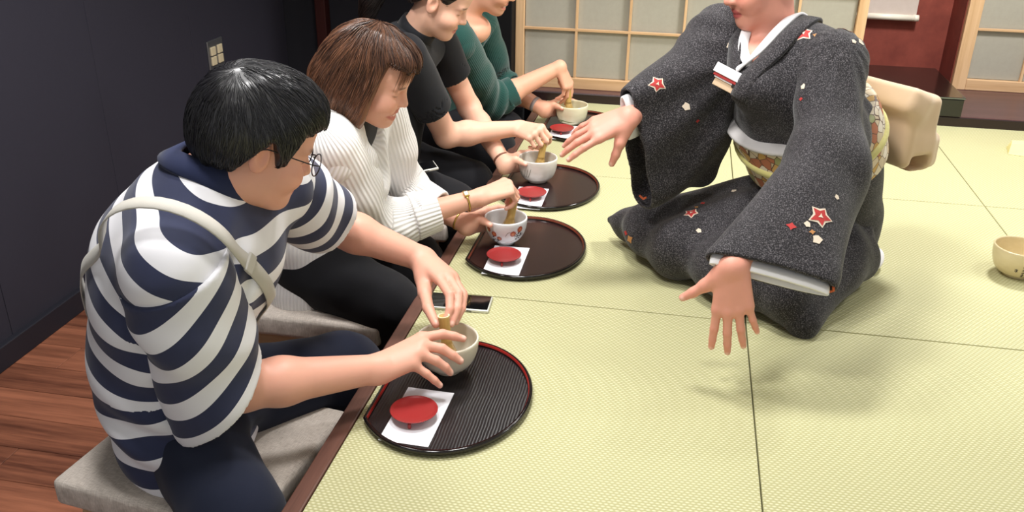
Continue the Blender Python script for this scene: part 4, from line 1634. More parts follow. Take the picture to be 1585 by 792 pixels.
# ------------------------------------------------------------------ guests 2-4
def cup_left(p, bc, size=0.9):
    """left hand round the guest's side of a bowl: fingers behind, thumb in front"""
    bx, by = bc
    Q = lambda dx, dy, z: V3(bx + dx, by + dy, z)
    w = Q(-.098, -.030, .062)
    fing = [[Q(-.062, .034, .082), Q(-.036, .062, .082), Q(-.008, .072, .078), Q(.014, .070, .074)],
            [Q(-.066, .030, .066), Q(-.038, .060, .064), Q(-.006, .071, .060), Q(.018, .067, .056)],
            [Q(-.066, .026, .050), Q(-.040, .054, .047), Q(-.010, .065, .043), Q(.012, .062, .041)],
            [Q(-.064, .018, .036), Q(-.042, .042, .033), Q(-.016, .054, .030), Q(.002, .054, .029)]]
    th = [Q(-.080, -.030, .078), Q(-.066, -.036, .084), Q(-.050, -.046, .083), Q(-.030, -.060, .080)]
    p.hand(w, fing, th, (-.8, .5, .3), size)
    return w

def grip_right(p, wrist, top, N=(-.25, -.35, .9), size=0.9, drop=0.0):
    """right hand closed on the top of a whisk"""
    w, t = V3(*wrist), V3(*top)
    D = unit(t + V3(-.012, -.004, .026 - drop) - w)
    p.pose_hand(w, D, N, 1, [(1.05, 0.95, .45), (1.15, 1.05, .5), (1.2, 1.15, .55), (1.2, 1.25, .6)], (.03, .0, -.04, -.08), size,
                thumb=[(0.022, 0.022, -0.012), (0.050, 0.034, -0.026), (0.076, 0.032, -0.042), (0.094, 0.024, -0.054)])

def rib_angle(V, pts, n, ref=(0, 1, 0)):
    s_, Rv = along(V, pts)
    ax = unit(np.array(pts[-1]) - np.array(pts[0]))
    F = frame(ax, ref)
    a = np.arctan2(Rv @ F[:, 1], -(Rv @ F[:, 2]))
    return {'st': a / (2 * PI) * n}

def torso_sdf(sp, rad, fw, rs, ls, r_sh=.072, flat=.72, k=.04):
    s = S()
    for a, b, r1, r2 in zip(sp[:-1], sp[1:], rad[:-1], rad[1:]):
        s.add(rcone(a, b, r1, r2, (unit(fw), flat)), .03)
    s.add(rcone(sp[-2], rs, .075, r_sh), k)
    s.add(rcone(sp[-2], ls, .075, r_sh), k)
    return s

def legs(o, hp, rk, lk, mat, r=.085, floor=True, hipr=(.12, .155, .085)):
    tr = S()
    hp, rk, lk = V3(*hp), V3(*rk), V3(*lk)
    tr.add(ell(hp, hipr), .02)
    tr.add(rcone(hp + V3(.01, -.075, .0), rk, r * 1.12, r * .9), .03)
    tr.add(rcone(hp + V3(.01, .075, .0), lk, r * 1.12, r * .9), .03)
    for k_ in (rk, lk):
        tr.add(rcone(k_, (k_[0] - .05, k_[1], -.40), r * .88, r * .68), .03)
    tr.post = lambda P, D: D + 0.004 * sn(P, np.array([34, 30, 24]), 3.0) + 0.0025 * sn(P, 60.0)
    tr.cut(halfspace((0, 0, -.435), (0, 0, -1)), .004)
    t_ = sdf_obj('trousers', tr, 0.007, mat, o)
    for k_ in (rk, lk):
        q = S().add(rcone((k_[0] - .06, k_[1], -.415), (k_[0] + .01, k_[1], -.42), .034, .032), .01)
        q.cut(halfspace((0, 0, -.449), (0, 0, -1)), .003)
        sdf_obj('shoe', q, 0.007, M['black'], o)
    return tr

M['black_cloth'] = cloth('black_trousers', srgb(21, 21, 25), 0.92, 0.06)
M['black_top'] = cloth('black_knit', srgb(22, 23, 28), 0.8, 0.1)
M['white_knit'] = ribbed('white_rib_knit', srgb(246, 244, 242), 1.0, 0.8)
M['green_knit'] = ribbed('green_rib_knit', srgb(34, 76, 70), 1.0, 0.3)
M['gold'] = plain('gold_watch', srgb(206, 172, 96), 0.25, metal=0.9)
M['dial'] = plain('pale_watch_dial', srgb(232, 226, 206), 0.3)

def bracelet(name, c, ax, r, mat, parent, w=0.005, th=0.0018):
    ax = unit(ax)
    F = frame(ax, (0, 0, 1) if abs(ax[2]) < .9 else (1, 0, 0))
    pts, nr = [], []
    for a in np.linspace(0, 2 * PI, 33):
        d = math.cos(a) * F[:, 1] + math.sin(a) * F[:, 2]
        pts.append(V3(*c) + d * r); nr.append(d)
    return link(name, ribbon_mesh(pts, nr, w, th), mat, parent, True)

def lady_white():
    p = Person(srgb(228, 174, 150))
    rs, ls = V3(-.225, 1.825, .345), V3(-.205, 2.10, .360)
    re, le = V3(-.190, 1.975, .098), V3(-.19, 2.20, .12)
    rw = V3(.062, 2.126, .150)
    c7 = V3(-.243, 1.958, .412)
    hC, hF, hU = V3(-.152, 1.930, .497), V3(.915, .03, -.40), (.36, .0, .93)
    s = 0.84
    p.b.add(rcone((-.34, 1.95, .08), (-.28, 1.95, .30), .06, .065), .03)
    p.b.add(rcone((-.28, 1.95, .30), c7, .065, .05), .03)
    p.b.add(rcone(rs, c7 - V3(0, 0, .03), .036, .042), .03)
    p.b.add(rcone(ls, c7 - V3(0, 0, .03), .036, .042), .03)
    p.head(hC, hF, hU, s, woman=True, smile=1.0, brow=srgb(70, 46, 38))
    R = frame(hF, hU)
    p.b.add(rcone(c7 + V3(.012, 0, 0), hC + R @ V3(-.010, 0, -.055), .047, .044), .02)
    p.arm(rs, re, rw, (.038, .034, .034, .0225))
    bc = (.119, 2.168)
    lw = cup_left(p, bc)
    p.arm(ls, le, lw, (.038, .034, .033, .0225))
    grip_right(p, rw, (.124, 2.166, .139))
    o = p.build('smiling woman with brown bob in white ribbed cardigan', (-.33, 1.95, -.05), 0.0024)
    # bob hair
    T = lambda *q: hC + R @ (V3(*q) * s)
    f, u = R[:, 0], R[:, 2]
    dn = unit(-u * .75 + V3(0, 0, -1) * .45 - f * .30)      # hair falls back and down
    hv = S()
    hv.add(ell(T(-0.012, 0, 0.048), V3(.112, .094, .102) * s, f, u), .01)
    hv.add(ell(T(-0.075, 0, 0.000), V3(.075, .092, .085) * s, f, u), .04)
    hv.add(ell(T(-0.075, 0, -0.055), V3(.080, .098, .062) * s, f, u), .04)
    for sy in (-1, 1):
        hv.add(ell(T(-0.010, 0.060 * sy, -0.035), V3(.058, .034, .098) * s, f, u), .03)
        hv.add(ell(T(0.022, 0.070 * sy, -0.045), V3(.030, .020, .085) * s, f, u), .02)
    hv.add(ell(T(0.062, 0, 0.078), V3(.048, .072, .042) * s, f, u), .03)
    def trim(P):
        L = ((P - hC) @ R) / s
        x, y, z = L[:, 0], L[:, 1], L[:, 2]
        ay = np.abs(y)
        # open over the face: in front of a line that runs from fringe to jaw
        face = np.minimum(x - (0.040 + 0.10 * np.clip(z - 0.02, 0, 1)), 0.078 + 0.006 * np.sin(y * 160) - z)
        body = np.minimum(0.060 - ay, x - (-0.03))
        low = np.minimum(body, -0.03 - z)
        bottom = (-0.122 + 0.25 * np.clip(-x - 0.05, -.1, 1) + 0.004 * np.sin(y * 220 + x * 150)) - z
        return np.maximum(np.maximum(face, low), bottom) * s
    hf = lambda P: smax(hv(P), trim(P), .008) + 0.0016 * np.sin(160 * ((P - hC) @ R)[:, 1] + 5 * sn(P, 25.0)) * 1.0
    W = Wrap(hf, hv.lo, hv.hi)
    hair = sdf_obj('hair', W, 0.0034, M['hair_brown'], o, lambda V: {'tone': np.clip(0.42 - 2.2 * (((V - hC) @ R)[:, 2] - .02) + 0.15 * sn(V, 70.0), 0, 1)})
    n = 5200
    P0 = np.random.normal(0, 1, (n, 3)); P0 /= np.linalg.norm(P0, axis=1, keepdims=True)
    P0 = T(-0.02, 0, 0.02) + P0 * 0.11
    P0, _ = stick(W, P0, 0.0, 8)
    part = T(-0.03, 0.012, 0.14)
    keep = (np.abs(W(P0)) < .004) & (trim(P0) < -.006)
    P0 = P0[keep]
    def flow(P):
        D = P - part
        D -= u * (D @ u)[:, None] * .3
        D /= np.linalg.norm(D, axis=1, keepdims=True) + 1e-6
        k = np.clip((((P - hC) @ u) + .02) / .08, 0, 1)[:, None]
        return D * k * 1.2 + dn * (1.15 - k)
    amp = np.random.uniform(0.0004, 0.0040, len(P0))
    pth = trace(W, P0, flow, 12, 0.0058, lambda t: 0.0004 + amp * math.sin(PI * min(1, .15 + t * .85)), .10)
    zt = np.clip(0.45 - 2.5 * (((P0 - hC) @ R)[:, 2]) + np.random.uniform(-.35, .35, len(P0)), 0, 1)
    strands('hair_strands', pth, 0.0008, M['hair_brown'], hair, zt)['kind'] = 'stuff'
    fr = []
    for k in range(170):
        y0 = np.random.uniform(-.062, .058)
        w0 = round(y0 / .011) * .011 * .6 + y0 * .4 + np.random.uniform(-.003, .003)
        e0 = np.random.uniform(.03, .058) + .35 * max(0, .02 - abs(y0)) - .9 * max(0, abs(y0) - .035)
        fx = .104 - 5.5 * w0 * w0
        fr.append(catmull([T(.040, y0 * .8, .128), T(fx - .012, (y0 + w0) / 2, .108 + np.random.uniform(-.004, .004)), T(fx, w0, .075), T(fx + .002, w0 * 1.12 - .006, e0)], 10))
    strands('fringe', np.array(fr), 0.0008, M['hair_brown'], hair, np.random.uniform(.5, 1, len(fr)))['kind'] = 'stuff'
    # inner black top
    sp = [V3(-.34, 1.95, -.01), V3(-.345, 1.95, .13), V3(-.315, 1.952, .26), V3(-.265, 1.955, .36), V3(-.243, 1.957, .395)]
    it = torso_sdf(sp, [.14, .135, .135, .12, .062], (1, .12, 0), rs, ls, .05)
    it.cut(halfspace((0, 0, 0), (0, 0, -1)), .004)
    sdf_obj('black_top', it, 0.007, M['black_top'], o)
    # cardigan
    cd = torso_sdf(sp, [.172, .168, .166, .142, .070], (1, .12, 0), rs, ls, .070)
    cd.add(ell((-.22, 1.955, .25), (.09, .13, .12)), .04)
    nk = c7 + V3(.03, 0, .0)
    cd.sub(rcone(nk - V3(.0, 0, .03), nk + unit((.5, 0, .8)) * .12, .050, .058), .01)
    cd.sub(rcone((-.175, 1.96, .40), (-.09, 1.96, .20), .055, .030), .01)      # the V at the front
    cd.cut(halfspace((0, 0, .0), (.2, 0, -1)), .006)
    def folds(P, D):
        q = P - V3(-.20, 1.86, .26)
        k = 0.008 * np.sin(62 * (q @ unit((.6, .2, -.8))) + 2.2 * sn(P, 14.0)) * np.exp(-(q ** 2).sum(1) / .02)
        return D + k + 0.005 * sn(P, np.array([24, 20, 28]))
    cd.post = folds
    c_o = sdf_obj('cardigan', cd, 0.0045, M['white_knit'], o, lambda V: rib_angle(V, [sp[0], sp[2], sp[4]], 120))
    for a, e_, w_, tend in ((rs, re, rw, .60), (ls, le, lw, .60)):
        a0 = a + V3(0, 0, .02)
        e2 = e_ + (w_ - e_) * .12
        end = e_ + (w_ - e_) * tend
        tb = chain([a0, (a0 + e_) / 2, e_, e2, end + unit(w_ - e_) * .05], [.074, .076, .068, .062, .058], .03)
        ax = unit(w_ - e_)
        def fo(P, a=a0, e_=e_, ax=ax):
            q = P - e_
            k = 0.012 * np.sin(80 * (q @ unit(ax + V3(0, 0, .6))) + 1.6 * sn(P, 22.0)) * np.exp(-(q ** 2).sum(1) / .016)
            return k + 0.004 * sn(P, 30.0)
        sf = sleeve(tb, [halfspace(end - ax * .045, ax)], .006, fo)
        sl = sdf_obj('sleeve', sf, 0.0045, M['white_knit'], c_o, lambda V, q=[a0, e_, end]: rib_angle(V, q, 46))
        cf = chain([end - ax * .075, end], [.064, .054], .004)
        cs = sleeve(S().add(cf, .002), [halfspace(end - ax * .002, ax), halfspace(end - ax * .070, -ax)], .007, lambda P: 0.0012 * sn(P, 40.0))
        sdf_obj('cuff', cs, 0.0035, M['white_knit'], c_o, lambda V, q=[end - ax * .06, end]: rib_angle(V, q, 34))
    # watch on the right wrist
    wc = rw + (re - rw) * .14
    ax = unit(rw - re)
    wt = empty('wristwatch', tuple(wc)); wt.parent = o; wt.matrix_parent_inverse = o.matrix_basis.inverted()
    bracelet('watch_band', wc, ax, .0275, M['gold'], wt, .0055)
    nd = unit(V3(-.1, -.55, .8) - ax * (V3(-.1, -.55, .8) @ ax))
    Rm = Matrix(np.stack([ax, np.cross(nd, ax), nd], 1).tolist())
    bm = bmesh.new(); add_box(bm, tuple(wc + nd * .0290), (.014, .018, .005), Rm, .002)
    link('watch_case', bm_mesh(bm), M['gold'], wt)
    bm = bmesh.new(); add_box(bm, tuple(wc + nd * .0317), (.010, .013, .001), Rm, .0003)
    link('watch_dial', bm_mesh(bm), M['dial'], wt)
    bracelet('bracelet', lw + (le - lw) * .12, lw - le, .0262, M['gold'], o, .005)
    legs(o, (-.33, 1.95, .035), (-.105, 1.83, -.035), (-.105, 2.06, -.03), M['black_cloth'])
    return o

def lady_black():
    p = Person(srgb(232, 182, 157))
    rs, ls = V3(-.220, 2.44, .405), V3(-.215, 2.71, .42)
    re, le = V3(-.152, 2.585, .160), V3(-.13, 2.80, .19)
    rw = V3(.052, 2.705, .162)
    c7 = V3(-.258, 2.57, .462)
    hC, hF, hU = V3(-.160, 2.553, .575), V3(.87, .10, -.47), (.4, 0, .9)
    s = 0.85
    p.b.add(rcone((-.34, 2.56, .08), (-.28, 2.57, .32), .06, .065), .03)
    p.b.add(rcone((-.28, 2.57, .32), c7, .065, .05), .03)
    p.b.add(rcone(rs, c7 - V3(0, 0, .03), .036, .042), .03)
    p.b.add(rcone(ls, c7 - V3(0, 0, .03), .036, .042), .03)
    p.head(hC, hF, hU, s, woman=True, smile=0.12, brow=srgb(60, 44, 38), lip=srgb(196, 96, 98))
    R = frame(hF, hU)
    p.b.add(rcone(c7 + V3(.012, 0, 0), hC + R @ V3(-.012, 0, -.055), .046, .044), .02)
    p.arm(rs, re, rw, (.042, .037, .037, .0235))
    lw = cup_left(p, (.124, 2.660))
    p.arm(ls, le, lw, (.042, .036, .035, .0235))
    grip_right(p, rw, (.128, 2.664, .141))
    o = p.build('woman in short-sleeved black top with dark ponytail, third along the edge', (-.33, 2.56, -.05), 0.003)
    T = lambda *q: hC + R @ (V3(*q) * s)
    f, u = R[:, 0], R[:, 2]
    hv = S()
    hv.add(ell(T(-0.014, 0, 0.050), V3(.106, .086, .096) * s, f, u), .01)
    hv.add(ell(T(-0.050, 0, 0.005), V3(.066, .078, .080) * s, f, u), .03)
    hv.add(ell(T(0.045, 0, 0.085), V3(.055, .070, .045) * s, f, u), .03)
    tail = catmull([T(-.10, 0, .05), T(-.16, 0, .03), T(-.20, 0, -.05), T(-.20, 0, -.13), T(-.185, 0, -.20)], 9)
    hv.add(chain(list(tail), [.020, .030, .036, .038, .036, .032, .027, .02, .01], .02), .01)
    def trim(P):
        L = ((P - hC) @ R) / s
        x, y, z = L[:, 0], L[:, 1], L[:, 2]
        zl = np.interp(x, [-0.30, -0.12, -0.11, -0.07, -0.02, 0.01, 0.04, 0.06, 0.075, 0.13], [-.5, -.5, -0.06, -0.05, 0.018, 0.02, 0.0, 0.03, 0.075, 0.085])
        return (zl - z) * s * .8
    W = Wrap(lambda P: smax(hv(P), trim(P), .008) + .0012 * np.sin(150 * ((P - hC) @ R)[:, 1] + 4 * sn(P, 22.0)), hv.lo, hv.hi)
    hair = sdf_obj('hair', W, 0.004, M['hair_dark'], o, lambda V: {'tone': 0.4 + 0.3 * sn(V, 70.0)})
    P0 = np.concatenate([T(-0.02, 0, 0.03) + 0.1 * np.random.normal(0, 1, (1500, 3)), tail[np.random.randint(1, 6, 900)] + np.random.normal(0, .03, (900, 3))])
    P0, _ = stick(W, P0, 0, 8)
    P0 = P0[(np.abs(W(P0)) < .004) & (trim(P0) < -.004)]
    tie = tail[1]
    def flow(P):
        D = tie - P
        far = ((P - hC) @ f) < -.095
        D /= np.linalg.norm(D, axis=1, keepdims=True) + 1e-6
        D[far] = unit(-u * .8 - f * .2)
        return D
    pth = trace(W, P0, flow, 9, 0.006, lambda t: np.full(len(P0), .0012), .08)
    strands('hair_strands', pth, 0.0008, M['hair_dark'], hair, np.random.uniform(0, 1, len(P0)))['kind'] = 'stuff'
    sp = [V3(-.34, 2.56, -.01), V3(-.345, 2.56, .14), V3(-.320, 2.565, .28), V3(-.282, 2.57, .38), V3(-.256, 2.57, .44)]
    tp = torso_sdf(sp, [.155, .145, .150, .125, .058], (1, .08, 0), rs, ls, .055)
    tp.sub(rcone(c7 + V3(.020, -.002, .020), c7 + V3(.07, -.004, .09), .047, .050), .003)
    tp.post = lambda P, D: D + .004 * sn(P, np.array([30, 24, 30]), 2.0)
    tp.cut(halfspace((0, 0, -.01), (0, 0, -1)), .004)
    t_o = sdf_obj('black_top', tp, 0.006, M['black_top'], o)
    bracelet('mock_collar', c7 + V3(.026, -.002, .020), (.62, -.02, .78), .0535, M['black_top'], t_o, .036, .006)
    for a, e_, q in ((rs, re, .60), (ls, le, .52)):
        ax = unit(e_ - a)
        b = a + (e_ - a) * q
        tb = S().add(rcone(a + V3(0, 0, .012) - ax * .02, b + ax * .06, .062, .062), .01)
        sdf_obj('sleeve', sleeve(tb, [halfspace(b, ax)], .004, lambda P: .004 * sn(P, 34.0)), .0045, M['black_top'], t_o)
    bracelet('bracelet', lw + (le - lw) * .10, lw - le, .027, M['leather'], o, .007)
    legs(o, (-.33, 2.56, .035), (-.10, 2.46, -.03), (-.10, 2.67, -.03), M['black_cloth'])
    return o

def lady_green():
    p = Person(srgb(226, 168, 140))
    rs, ls = V3(-.205, 2.95, .365), V3(-.195, 3.24, .38)
    re, le = V3(-.135, 3.17, .110), V3(-.15, 3.36, .13)
    rw = V3(.098, 3.292, .226)
    c7 = V3(-.232, 3.10, .440)
    hC, hF, hU = V3(-.120, 3.085, .558), V3(.90, .02, -.42), (.4, 0, .9)
    s = 0.86
    p.b.add(rcone((-.33, 3.12, .08), (-.27, 3.11, .30), .06, .065), .03)
    p.b.add(rcone((-.27, 3.11, .30), c7, .065, .05), .03)
    p.b.add(rcone(rs, c7 - V3(0, 0, .03), .036, .042), .03)
    p.b.add(rcone(ls, c7 - V3(0, 0, .03), .036, .042), .03)
    p.b.add(ell((-.185, 3.10, .385), (.06, .085, .05)), .03)
    p.head(hC, hF, hU, s, woman=True, smile=0.9, brow=srgb(70, 50, 40))
    R = frame(hF, hU)
    p.b.add(rcone(c7 + V3(.012, 0, 0), hC + R @ V3(-.012, 0, -.055), .047, .045), .02)
    p.arm(rs, re, rw, (.043, .042, .041, .025))
    lw = cup_left(p, (.147, 3.312))
    p.arm(ls, le, lw, (.043, .040, .038, .025))
    # right hand hanging from the wrist, finger tips on the whisk
    p.pose_hand(rw, (.42, .14, -.88), (.86, -.25, .44), 1, [(.35, .30, .2), (.40, .40, .3), (.5, .5, .3), (.6, .6, .35)], (.0, .0, -.02, -.05), .9,
                thumb=[(0.020, 0.022, -0.014), (0.045, 0.026, -0.030), (0.070, 0.018, -0.036), (0.092, 0.010, -0.034)])
    o = p.build('farthest guest, in green cardigan over dark floral top', (-.33, 3.12, -.05), 0.0032)
    T = lambda *q: hC + R @ (V3(*q) * s)
    f, u = R[:, 0], R[:, 2]
    hv = S()
    hv.add(ell(T(-0.014, 0, 0.050), V3(.106, .088, .098) * s, f, u), .01)
    hv.add(ell(T(-0.055, 0, 0.000), V3(.068, .080, .085) * s, f, u), .03)
    hv.add(ell(T(-0.115, 0, 0.03), V3(.04, .045, .045) * s, f, u), .015)
    def trim(P):
        L = ((P - hC) @ R) / s
        zl = np.interp(L[:, 0], [-0.2, -0.11, -0.07, -0.02, 0.01, 0.04, 0.06, 0.075, 0.13], [-.1, -0.06, -0.05, 0.018, 0.02, 0.0, 0.03, 0.075, 0.085])
        return (zl - L[:, 2]) * s * .8
    W = Wrap(lambda P: smax(hv(P), trim(P), .008) + .0016 * np.sin(150 * ((P - hC) @ R)[:, 1] + 4 * sn(P, 22.0)), hv.lo, hv.hi)
    sdf_obj('hair', W, 0.005, M['hair_dark'], o, lambda V: {'tone': 0.4 + 0.4 * sn(V, 90.0)})
    sp = [V3(-.33, 3.12, -.01), V3(-.335, 3.12, .13), V3(-.305, 3.115, .26), V3(-.262, 3.11, .35), V3(-.232, 3.10, .40)]
    dr = torso_sdf(sp, [.15, .14, .148, .118, .05], (1, 0, 0), rs, ls, .045)
    dr.sub(rcone((-.20, 3.10, .46), (-.13, 3.10, .34), .060, .035), .01)
    dr.cut(halfspace((0, 0, .09), (0, 0, -1)), .004)
    sdf_obj('floral_top', dr, 0.006, M['floral'], o)
    dr = S().add(ell((-.30, 3.12, .04), (.13, .17, .09)), .03)
    dr.add(rcone((-.29, 3.04, .035), (-.10, 3.02, -.02), .1, .085), .04)
    dr.add(rcone((-.29, 3.20, .035), (-.10, 3.22, -.02), .1, .085), .04)
    dr.add(rcone((-.12, 3.02, -.03), (-.16, 3.03, -.28), .085, .09), .04)
    dr.add(rcone((-.12, 3.22, -.03), (-.16, 3.21, -.28), .085, .09), .04)
    sdf_obj('black_skirt', dr, 0.007, M['black_cloth'], o)
    ly = [(-.15, 3.03), (-.15, 3.21)]
    for x, y_ in ly:
        q = S().add(rcone((x, y_, -.28), (x - .02, y_, -.40), .042, .032), .01)
        q.add(rcone((x - .02, y_, -.415), (x + .06, y_, -.42), .034, .03), .01)
        q.cut(halfspace((0, 0, -.449), (0, 0, -1)), .003)
        sdf_obj('shoe', q, 0.007, M['black'], o)
    cd = torso_sdf(sp, [.172, .160, .166, .136, .060], (1, 0, 0), rs, ls, .064)
    cd.sub(rcone((-.19, 3.10, .47), (-.115, 3.10, .28), .066, .046), .008)
    cd.sub(rcone((-.115, 3.10, .28), (-.15, 3.10, -.05), .046, .075), .008)
    cd.cut(halfspace((0, 0, .01), (0, 0, -1)), .006)
    cd.post = lambda P, D: D + .004 * sn(P, np.array([28, 22, 30]), 1.0)
    c_o = sdf_obj('green_cardigan', cd, 0.005, M['green_knit'], o, lambda V: rib_angle(V, [sp[0], sp[2], sp[4]], 150))
    for a, e_, w_, tend in ((rs, re, rw, .34), (ls, le, lw, .40)):
        ax = unit(w_ - e_)
        end = e_ + (w_ - e_) * tend
        tb = chain([a + V3(0, 0, .012), (a + e_) / 2, e_, end + ax * .05], [.064, .062, .060, .056], .03)
        def fo(P, e_=e_, ax=ax, a=a):
            q = P - (e_ + ax * .03)
            k = 0.0065 * np.sin(125 * (q @ unit(ax * .8 + unit(e_ - a) * .5)) + 1.5 * sn(P, 22.0)) * np.exp(-(q ** 2).sum(1) / .012)
            return k + .003 * sn(P, 30.0)
        sdf_obj('sleeve', sleeve(tb, [halfspace(end - ax * .03, ax)], .005, fo), .0045, M['green_knit'], c_o, lambda V, q=[a, e_, end]: rib_angle(V, q, 60))
        cf = chain([end - ax * .05, end], [.0575, .055], .004)
        sdf_obj('cuff', sleeve(S().add(cf, .002), [halfspace(end, ax), halfspace(end - ax * .045, -ax)], .006), .004, M['green_knit'], c_o, lambda V, q=[end - ax * .06, end]: rib_angle(V, q, 60))
    bracelet('hair_tie', lw + (le - lw) * .2, lw - le, .029, M['grey_tie'], o, .014)
    return o

M['leather'] = plain('brown_leather', srgb(110, 66, 48), 0.6)
M['grey_tie'] = plain('grey_band', srgb(150, 140, 138), 0.7)
def floral():
    t = NT('dark_floral')
    vor = t.n('ShaderNodeTexVoronoi')
    vor.inputs['Scale'].default_value = 85.0
    t.l(t.coords(), vor.inputs['Vector'])
    k = t.math('LESS_THAN', vor.outputs['Distance'], 0.42)
    k2 = t.math('MULTIPLY', k, t.math('GREATER_THAN', t.noise(t.coords(), 40, 2), 0.47))
    t.color(t.mix(k2, srgb(24, 20, 22), srgb(206, 186, 158)))
    t.set(Roughness=0.85)
    return t.m
M['floral'] = floral()
lady_white()
lady_black()
lady_green()
phone((-0.20, 2.40, 0.105), Matrix.Rotation(0.5, 3, 'Z') @ Matrix.Rotation(-0.12, 3, 'Y'), 0.13, 0.066, 'dark phone lying on the lap of the woman in the black top')
# ------------------------------------------------------------------ hostess in kimono
def kimono_cloth(name, base, speck, amt=0.55, tint=None):
    t = NT(name)
    v = t.coords()
    n = t.noise(v, 430.0, 2, 0.65)
    n2 = t.noise(v, 30.0, 3)
    k = t.math('MULTIPLY', t.math('SUBTRACT', n, 0.50), 6.0)
    k.node.use_clamp = True
    k = t.math('MULTIPLY', k, t.math('ADD', 0.45, n2))
    k2 = t.math('MULTIPLY', k, amt)
    t.color(t.mix(k2, base, speck))
    t.set(Roughness=0.78)
    t.b.inputs['Sheen Weight'].default_value = 0.15
    t.b.inputs['Specular IOR Level'].default_value = 0.3
    t.bump(n, 0.2, 0.0008)
    return t.m
M['kimono'] = kimono_cloth('charcoal_kimono', srgb(24, 21, 25), srgb(126, 121, 125), 0.66)
M['kimono_skirt'] = M['kimono']
M['lining'] = cloth('white_lining', srgb(236, 234, 236), 0.8, 0.1)
M['orange_edge'] = cloth('orange_edge', srgb(196, 92, 52), 0.7, 0.1)
M['obi_tan'] = cloth('tan_silk', srgb(206, 178, 146), 0.55, 0.3, weave=500)
M['grey_silk'] = cloth('pale_grey_silk', srgb(178, 174, 172), 0.6, 0.2)
M['tassel'] = cloth('dark_red_tassel', srgb(98, 28, 34), 0.8, 0.2)
M['leaf_red'] = plain('red_maple_print', srgb(178, 48, 46), 0.7, 0.15, 200)
M['leaf_pale'] = plain('cream_print', srgb(222, 206, 186), 0.7, 0.1, 200)
M['leaf_ochre'] = plain('ochre_print', srgb(186, 130, 76), 0.7, 0.1, 200)
M['cord'] = cloth('yellow_green_cord', srgb(196, 188, 120), 0.7, 0.2)

def obi_cloth():
    t = NT('patterned_obi')
    v = t.coords('Object', (1, 1, 1))
    vor = t.n('ShaderNodeTexVoronoi')
    vor.inputs['Scale'].default_value = 46.0
    t.l(v, vor.inputs['Vector'])
    sep = t.n('ShaderNodeSeparateColor')
    t.l(vor.outputs['Color'], sep.inputs[0])
    c = t.ramp(sep.outputs[0], [(0.0, srgb(214, 200, 176)), (0.35, srgb(206, 188, 160)), (0.55, srgb(196, 156, 92)), (0.68, srgb(222, 212, 196)), (0.82, srgb(176, 110, 80)), (0.93, srgb(150, 152, 104))], 'CONSTANT')
    e = t.n('ShaderNodeTexVoronoi', feature='DISTANCE_TO_EDGE')
    e.inputs['Scale'].default_value = 46.0
    t.l(v, e.inputs['Vector'])
    k = t.math('LESS_THAN', e.outputs['Distance'], 0.035)
    t.color(t.mix(k, c, srgb(92, 66, 52)))
    t.set(Roughness=0.6)
    return t.m
M['obi'] = obi_cloth()

def fan(src, dsts, r1, r2, k=0.03):
    s = S()
    for i, d in enumerate(dsts):
        s.add(rcone(src, d, r1, r2[i] if isinstance(r2, (list, tuple)) else r2), k)
    return s

def lerp(a, b, n):
    return [V3(*a) + (V3(*b) - V3(*a)) * t for t in np.linspace(0, 1, n)]

